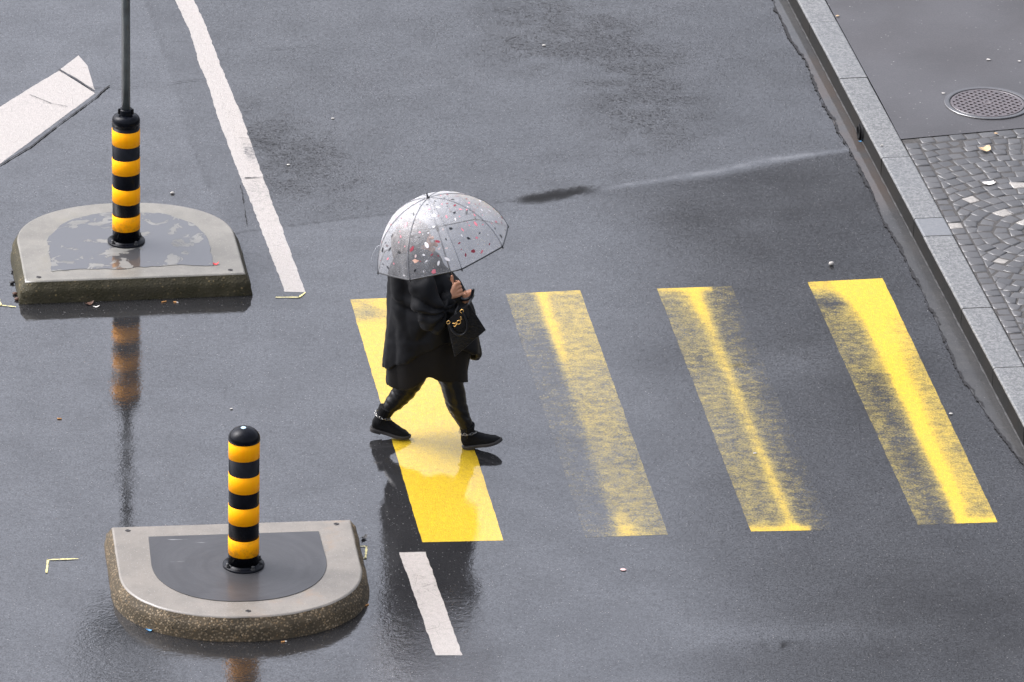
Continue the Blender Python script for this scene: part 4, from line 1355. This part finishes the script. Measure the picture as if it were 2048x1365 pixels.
# the printed flecks lie on the film
pr = random.Random(23)
placed = []
tries = 0
bmesh.ops.recalc_face_normals(bm, faces=bm.faces)
while len(placed) < 270 and tries < 9000:
    tries += 1
    s = math.sqrt(pr.uniform(.015, .93)); a = pr.uniform(0, 2 * math.pi)
    size = pr.choice([.006, .008, .010, .013, .016, .019, .022]) * (.55 + .45 * s)
    c = udome(s, a)
    if any((c - q).length < (size + r) * 1.5 + .006 for q, r in placed): continue
    q = abs((a - A0) % (math.pi / 4) - math.pi / 8)
    if math.pi / 8 - q < .04: continue
    placed.append((c, size))
    mi = pr.choices([1, 2, 3, 4, 5], [27, 18, 26, 20, 9])[0]
    n = pr.choice([4, 4, 5, 6]); el = pr.uniform(.42, .68); ro = pr.choice([0, 0, math.pi / 2]) + pr.gauss(0, .5)
    if mi in (4, 5): n = 10
    vs = []
    for k in range(n):
        t = 2 * math.pi * k / n + pr.uniform(-.18, .18); rad = size * (pr.uniform(.75, 1.15) if n < 10 else 1)
        x, y = math.cos(t) * rad, math.sin(t) * rad * el
        x, y = x * math.cos(ro) - y * math.sin(ro), x * math.sin(ro) + y * math.cos(ro)
        rr_ = max(.03, UR * math.sin(s * AM))
        vs.append(bm.verts.new(udome(min(.985, s + y / .50), a + x / rr_, .0016)))
    f = bm.faces.new(vs); f.material_index = mi
me = bpy.data.meshes.new('canopy'); bm.to_mesh(me); bm.free()
can = obj('canopy', me, [M['plastic'], M['p_black'], M['p_red'], M['p_pink'], M['p_white'], M['p_beige']], umb)
for p in me.polygons: p.use_smooth = p.material_index == 0
M['rib'] = simple('grey_fibre_rib', (.14, .145, .16), .35, .2, 20)
M['umb_black'] = simple('black_plastic', (.009, .010, .013), .35, .2, 20)
M['umb_clear'] = simple('clear_strap_plastic', (.40, .41, .43), .25, .1, 20)
shaft_lo = grip - umb.location
axis_top = u_base + UZ * UH
shaft_dir = (axis_top - shaft_lo).normalized()
runner = axis_top - shaft_dir * .20
for k in range(8):
    a = A0 + k * math.pi / 4
    bm = bmesh.new()
    tube(bm, [udome(s, a, .0025) for s in np.linspace(.03, 1, 20)], [.0019] * 20, 8)
    rib = obj('rib', bm, M['rib'], umb, True)
    bm = bmesh.new()
    tip = udome(1, a); d = (udome(1, a) - udome(.95, a)).normalized()
    tube(bm, [tip - d * .010, tip - d * .004, tip + d * .008, tip + d * .013], [.0042, .0048, .0045, .0025], 8)
    obj('rib_tip', bm, M['umb_black'], rib, True)
    bm = bmesh.new()
    tube(bm, [runner, udome(.52, a, -.006)], [.0016, .0016], 6)
    obj('stretcher', bm, M['rib'], rib, True)
bm = bmesh.new()
pts = []
for k in range(8):
    a = A0 + k * math.pi / 4
    for t in np.linspace(0, 1, 9)[:-1]: pts.append(udome(1, a + t * math.pi / 4, .0004))
tube(bm, pts, .0046, 8, closed=True)
obj('edge_binding', bm, M['umb_black'], umb, True)
bm = bmesh.new()
tube(bm, [axis_top - shaft_dir * .012, axis_top + shaft_dir * .004, axis_top + shaft_dir * .008, axis_top + shaft_dir * .030, axis_top + shaft_dir * .034], [.011, .012, .0058, .0050, .0028], 14)
obj('ferrule', bm, M['umb_black'], umb, True)
bm = bmesh.new()
tube(bm, [axis_top, shaft_lo + shaft_dir * .075], .0048, 12)
obj('shaft', bm, M['rib'], umb, True)
bm = bmesh.new()
tube(bm, [runner - shaft_dir * .02, runner + shaft_dir * .02], .009, 12)
obj('runner', bm, M['umb_black'], umb, True)
# crook handle: down from the hands, bending forward and up again
hook = [shaft_lo + shaft_dir * .085, shaft_lo + shaft_dir * .04, shaft_lo, fig(914.5, 588, -.14) - umb.location]
hook += [fig(x, y, -.145) - umb.location for x, y in ((919.5, 595.5), (926, 599.3), (933, 599.3), (939.5, 596.2), (943.8, 590.5), (945.6, 584), (945.9, 578.5))]
bm = bmesh.new()
hp = spline(hook, 5)
tube(bm, hp, [.0085] * 8 + [.0098] * (len(hp) - 9) + [.0092], 14)
obj('crook_handle', bm, M['umb_black'], umb, True)
bm = bmesh.new()
ta = udome(.72, A0 + math.pi + .05, .003)
uw = umb.location
st = [ta, fig(757, 492, -.14) - uw, fig(752, 496, -.14) - uw, fig(748, 503, -.14) - uw, fig(743.5, 514, -.13) - uw, fig(741.5, 525, -.13) - uw, fig(743, 536, -.13) - uw, fig(748.5, 542.5, -.13) - uw]
sp_ = spline(st, 6)
rings = [[p + V(0, .003, 0), p + V(.0012, .003, .0006), p + V(.0012, -.003, .0006), p + V(0, -.003, 0)] for p in sp_]
loft(bm, rings)
obj('tie_strap', bm, M['umb_clear'], umb, True)

# ------------------------------------------------------------------ handbag
FB = -.345
bag_o = fig(925, 665, FB)
bag = tag(empty('handbag', bag_o), 'structured black leather handbag with gold clasp and rings, tilted against the coat', 'handbag')
def bq(px, py, d): return fig(px, py, FB + d) - bag_o
def croc():
    m = Mat('black_embossed_leather')
    v = m.voro(38, vec=m.pos((1, .6, 1.7), (0, -.6, 0)), out='Distance', feature='DISTANCE_TO_EDGE')
    n = m.noise(8, 3)
    m.set(Base_Color=m.mix(m.step(n, .3, .7), (.003, .0033, .004), (.006, .0063, .007)), Roughness=.32, Specular_IOR_Level=.22,
          Normal=m.bump(m.step(v, 0, .08), .55, .003))
    return m.m
M['croc'] = croc()
M['leather2'] = simple('smooth_black_leather', (.0055, .0058, .007), .35, .2, 18, .2, 60, .002, Specular_IOR_Level=.3)
TL, TR, BRc, BL = (892.5, 642), (938, 607.5), (972, 660.5), (909, 714.5)
def grid_face(d, k=0.0, bulge=0.0, nu=9, nv=9):
    rows = []
    cx_, cy_ = 928, 656
    for j in range(nv):
        v = j / (nv - 1); r = []
        for i in range(nu):
            u = i / (nu - 1)
            x = (TL[0] * (1 - u) + TR[0] * u) * (1 - v) + (BL[0] * (1 - u) + BRc[0] * u) * v
            y = (TL[1] * (1 - u) + TR[1] * u) * (1 - v) + (BL[1] * (1 - u) + BRc[1] * u) * v
            dd = d * (.45 + .55 * v) if d > 0 else d
            r.append((x + k * (cx_ - x), y + k * (cy_ - y), dd - bulge * math.sin(math.pi * u) * math.sin(math.pi * v)))
        rows.append(r)
    return rows
bm = bmesh.new()
fr = [[bm.verts.new(bq(*q)) for q in r] for r in grid_face(0, 0, .006)]
bk = [[bm.verts.new(bq(*q)) for q in r] for r in grid_face(.11, 0, -.006)]
n = 9
for g_ in (fr, bk):
    for j in range(n - 1):
        for i in range(n - 1): bm.faces.new((g_[j][i], g_[j][i + 1], g_[j + 1][i + 1], g_[j + 1][i]))
for j in range(n - 1):
    bm.faces.new((fr[j][0], fr[j + 1][0], bk[j + 1][0], bk[j][0])); bm.faces.new((fr[j][-1], fr[j + 1][-1], bk[j + 1][-1], bk[j][-1]))
for i in range(n - 1):
    bm.faces.new((fr[0][i], fr[0][i + 1], bk[0][i + 1], bk[0][i])); bm.faces.new((fr[-1][i], fr[-1][i + 1], bk[-1][i + 1], bk[-1][i]))
bmesh.ops.recalc_face_normals(bm, faces=bm.faces)
b_ob = obj('bag_body', bm, M['croc'], bag)
bv = b_ob.modifiers.new('bevel', 'BEVEL'); bv.width = .005; bv.segments = 2; bv.limit_method = 'ANGLE'; bv.angle_limit = math.radians(50)
# flap across the top with a tongue at its right end
def plate(poly, d0, th, mat, name, parent=bag):
    bm = bmesh.new()
    loft(bm, [[bq(x, y, d0) for x, y in poly], [bq(x, y, d0 - th) for x, y in poly]])
    o = obj(name, bm, mat, parent)
    bv = o.modifiers.new('bevel', 'BEVEL'); bv.width = .0018; bv.segments = 2; bv.limit_method = 'ANGLE'
    return o
plate([(899, 637.5), (922, 621), (925.5, 629), (931, 649), (924, 657), (913, 661), (903.5, 650.5)], -.004, .005, M['leather2'], 'front_flap')
plate([(923, 624), (934.5, 611), (938, 618), (940.5, 630), (936, 636.5), (929, 629)], -.004, .006, M['leather2'], 'side_tab')
plate([(891.5, 646), (898.5, 639.5), (904.5, 650), (898.5, 656)], -.004, .006, M['leather2'], 'side_tab')
def ring_px(c, rx, ry, rot, rad, d, sq=False, n=20):
    pts = []
    for i in range(n):
        a = 2 * math.pi * i / n
        ca, sa = math.cos(a), math.sin(a)
        if sq: ca, sa = math.copysign(abs(ca) ** .5, ca), math.copysign(abs(sa) ** .5, sa)
        x, y = ca * rx, sa * ry
        pts.append(bq(c[0] + x * math.cos(rot) - y * math.sin(rot), c[1] + x * math.sin(rot) + y * math.cos(rot), d))
    return pts
for c in ((896.8, 645.3), (923.7, 622.8)):
    bm = bmesh.new(); tube(bm, ring_px(c, 3.3, 2.8, -.65, .0026, -.014, True), .0026, 8, closed=True)
    obj('handle_ring', bm, M['gold'], bag, True)
bm = bmesh.new()
tube(bm, ring_px((917.6, 645), 4.0, 3.6, -.65, .003, -.015), .0032, 8, closed=True)
tube(bm, [bq(914, 647, -.016), bq(911, 646.5, -.016), bq(907.5, 648), bq(905.5, 647.2, -.016)] if False else [bq(914, 647, -.016), bq(910.8, 646.8, -.016), bq(908, 647.8, -.016), bq(905.2, 647, -.016)], [.0036, .0038, .003, .0022], 8)
tube(bm, [bq(914, 648, -.016), bq(912, 651, -.016), bq(910, 653.6, -.016), bq(907.6, 653.2, -.016)], [.0036, .0036, .003, .0024], 8)
tube(bm, [bq(920, 642, -.016), bq(921.8, 639.2, -.016), bq(922.2, 636, -.016), bq(921.6, 633.2, -.016)], [.0036, .0036, .0028, .0018], 8)
tube(bm, [bq(921.5, 639.5, -.016), bq(924.5, 638.2, -.016)], [.003, .002], 8)
obj('clasp', bm, M['gold'], bag, True)
bm = bmesh.new()
hpts = spline([bq(898, 647.5, -.014), bq(901, 654, -.016), bq(906, 663, -.020), bq(914, 669.5, -.024), bq(923, 670.5, -.026), bq(930.5, 665.5, -.026), bq(934.5, 656, -.024), bq(934, 645, -.020), bq(929, 632, -.016), bq(924.5, 624.5, -.014)], 6)
tube(bm, hpts, .0068, 12)
obj('front_handle', bm, M['leather2'], bag, True)
bm = bmesh.new()
sw = strap_c - bag_o
hpts = spline([bq(909, 631, .045), bq(914, 616, .10), sw + sdir * .05 - V(0, 0, .006), sw, sw - sdir * .05 - V(0, 0, .004), bq(940, 603, .14), bq(936, 612, .06)], 6)
tube(bm, hpts, .0068, 12)
obj('back_handle', bm, M['leather2'], bag, True)

# ------------------------------------------------------------------ small litter lying about
def pebble(name, px, py, size, mat, label, cat, z=0.0, flat=.55, seed=1, sub=2, stretch=1.3, rot=0.0, group=None):
    p = ground(px, py, z)
    bm = bmesh.new()
    ball(bm, V(0, 0, 0), 1, sub)
    for v in bm.verts:
        k = 1 + .28 * noise.noise(v.co * 1.4 + V(seed * 3.7, seed, 0)) + .12 * noise.noise(v.co * 3.5 + V(seed, 0, 2))
        c = v.co * k
        x, y = c.x * size * stretch * .85, c.y * size * .85
        v.co = V(x * math.cos(rot) - y * math.sin(rot), x * math.sin(rot) + y * math.cos(rot), (c.z * .5 + .45) * size * flat * 2 + .0)
    o = obj(name, bm, mat, None, True)
    o.location = p + V(0, 0, .001)
    return tag(o, label, cat, group)
def scrap(name, px, py, w, h, mat, label, cat, z=0.0, seed=1, rot=0.0, curl=.25, group=None):
    """a flat torn piece of paper, leaf or plastic, slightly curled"""
    r_ = random.Random(seed)
    p = ground(px, py, z)
    bm = bmesh.new()
    n = 14
    def ringp(k, zz): 
        out = []
        for i in range(n):
            a = 2 * math.pi * i / n
            j = 1 + (rr_j[i] - .5) * .5
            x, y = math.cos(a) * w / 2 * j * k, math.sin(a) * h / 2 * j * k
            cz = curl * ((x / w) ** 2 * w * 1.6 + .3 * abs(y) * r_c)
            out.append(V(x * math.cos(rot) - y * math.sin(rot), x * math.sin(rot) + y * math.cos(rot), cz + zz))
        return out
    rr_j = [r_.random() for _ in range(n)]; r_c = r_.random()
    loft(bm, [ringp(.3, 0.001), ringp(1, .001), ringp(1, .0022), ringp(.6, .0024), ringp(.3, .0026)])
    o = obj(name, bm, mat)
    o.location = p + V(0, 0, .001)
    return tag(o, label, cat, group)
def butt(px, py, rot, label, paper, L=.034, group='cigarette butts', z=0.0):
    p = ground(px, py, z)
    t = tag(empty('cigarette_butt', p + V(0, 0, .0042), rot), label, 'cigarette butt', group)
    bm = bmesh.new(); tube(bm, [V(-L / 2, 0, 0), V(0, 0, .0004), V(L * .15, .0005, 0)], [.004, .0042, .0041], 10); obj('filter', bm, M['filter'], t, True)
    bm = bmesh.new(); tube(bm, [V(L * .15, .0005, 0), V(L / 2, .001, 0)], [.0039, .0034], 10); obj('paper', bm, paper, t, True)
    return t
M['filter'] = simple('tan_filter_paper', (.42, .20, .06), .8, .2, 90)
M['paperw'] = simple('white_litter_paper', (.55, .52, .48), .8, .12, 60)
M['stonew'] = simple('pale_stone', (.36, .34, .31), .7, .15, 60)
M['gum'] = simple('pink_chewing_gum', (.55, .36, .34), .6, .1, 60)
M['redp'] = simple('red_plastic_scrap', (.55, .012, .015), .35, .15, 60)
M['bluep'] = simple('blue_plastic_scrap', (.10, .28, .50), .35, .2, 60)
M['leaf'] = simple('tan_dead_leaf', (.42, .29, .16), .7, .25, 50)
M['leafb'] = simple('brown_dead_leaf', (.075, .035, .02), .7, .3, 50)
M['blackp'] = simple('black_wet_debris', (.008, .007, .007), .6, .3, 40)
pebble('stone', 1663, 531, .016, M['stonew'], 'round pale pebble above the brightest yellow stripe', 'pebble', seed=2, flat=.9)
pebble('stone', 345, 388, .013, M['stonew'], 'white chip of stone right of the far bollard', 'pebble', seed=3)
pebble('stone', 1088, 92, .013, M['stonew'], 'white fleck on the coarse dark asphalt at the top of the photo', 'pebble', seed=4, flat=.35)
pebble('stone', 666, 238, .011, M['stonew'], 'white fleck on the road between the long white line and the umbrella', 'pebble', seed=5, flat=.3)
pebble('stone', 577, 331, .011, M['stonew'], 'white fleck just right of the cracks in the long white line', 'pebble', seed=6, flat=.35)
pebble('stone', 1902, 829, .012, M['stonew'], 'white chip between the brightest stripe and the kerb', 'pebble', seed=7, flat=.4)
pebble('stone', 463, 819, .009, M['stonew'], 'white fleck on the road just above the near bollard', 'pebble', seed=8, flat=.4)
pebble('stone', 1510, 908, .010, M['stonew'], 'white fleck on the dull yellow stripe', 'pebble', seed=9, flat=.35)
pebble('chewing_gum', 1247, 1141, .017, M['gum'], 'flattened pink lump of chewing gum below the half-worn stripe', 'chewing gum', flat=.22, seed=10)
pebble('gum_spot', 1977, 120, .014, M['stonew'], 'yellowish white spot of gum on the pavement above the manhole', 'gum spot', KZ, .15, 11)
pebble('gum_spot', 2039, 123, .011, M['stonew'], 'white spot of gum on the pavement at the right photo edge', 'gum spot', KZ, .15, 12)
pebble('gum_spot', 1887, 187, .012, M['stonew'], 'pale spot of gum at the left rim of the manhole', 'gum spot', KZ, .12, 13)
pebble('gum_spot', 1992, 268, .013, M['leaf'], 'cream round spot on the cobbles by the asphalt edge', 'gum spot', KZ, .25, 14)
pebble('gum_spot', 1675, 33, .012, M['leaf'], 'tan spot at the back edge of the kerb near the top of the photo', 'gum spot', KZ, .3, 15)
pebble('gum_spot', 1764, 292, .010, M['stonew'], 'white spot on the kerb top beside the drain spout', 'gum spot', KZ, .3, 16)
scrap('dead_leaf', 1970, 301, .085, .075, M['leaf'], 'curled tan and white leaf lying on the cobbles below the manhole', 'leaf', KZ, 17, .5, .5)
scrap('paper_scrap', 1977, 368, .09, .06, M['paperw'], 'crumpled grey-white paper scrap on the cobbles', 'paper scrap', KZ, 18, .3, .3)
scrap('plastic_scrap', 431, 530, .042, .028, M['redp'], 'small red plastic scrap on the right corner of the far island', 'plastic scrap', IH, 19, .1, .8)
scrap('plastic_scrap', 299, 1262, .040, .028, M['bluep'], 'small light blue plastic scrap below the near island', 'plastic scrap', 0, 20, .3, .6)
scrap('plastic_scrap', 1720, 284, .022, .018, M['bluep'], 'tiny blue scrap in the gutter at the drain spout', 'plastic scrap', .004, 21, .2, .4)
scrap('dead_leaf', 178, 609, .055, .04, M['leafb'], 'small brown leaf in the wet at the foot of the far island', 'leaf', 0, 22, .7, .5)
scrap('paper_scrap', 192, 615, .040, .018, M['paperw'], 'thin white paper scrap at the foot of the far island', 'paper scrap', 0, 23, .1, .4)
scrap('dead_leaf', 728, 1078, .045, .03, M['blackp'], 'dark curled leaf against the right side of the near island', 'leaf', 0, 24, 1.0, .8)
butt(328, 605, .5, 'tan cigarette butt by the foot of the far island, left of the white one', M['filter'])
butt(352, 606, -.4, 'white cigarette butt by the foot of the far island', M['paperw'])
butt(283, 1245, .9, 'orange-brown cigarette butt at the lower left of the near island', M['filter'])
butt(333, 1263, .1, 'cigarette butt just right of the blue scrap below the near island', M['filter'])
butt(568, 1285, .3, 'pale cigarette butt below the front of the near island', M['paperw'])
butt(733, 1212, .8, 'cigarette butt tucked at the right foot of the near island', M['filter'])
butt(119, 839, .0, 'short reddish cigarette butt on the open wet road left of the near bollard', M['filter'], .028)
for k, (x, y) in enumerate(((24, 568), (30, 590), (27, 545), (222, 1150), (228, 1182), (34, 601))):
    pebble('debris', x, y, .016, M['blackp'] if k % 2 == 0 else M['leafb'],
           ['black crumb of dirt at the left foot of the far island, middle one', 'brown crumb of dirt at the left foot of the far island', 'black crumb of dirt at the left foot of the far island, the farthest',
            'brown crumb of dirt at the left foot of the near island', 'black crumb of dirt at the left foot of the near island', 'brown crumb of dirt at the front left corner of the far island'][k], 'dirt crumb', 0, .6, 30 + k, group='dirt crumbs along the islands')
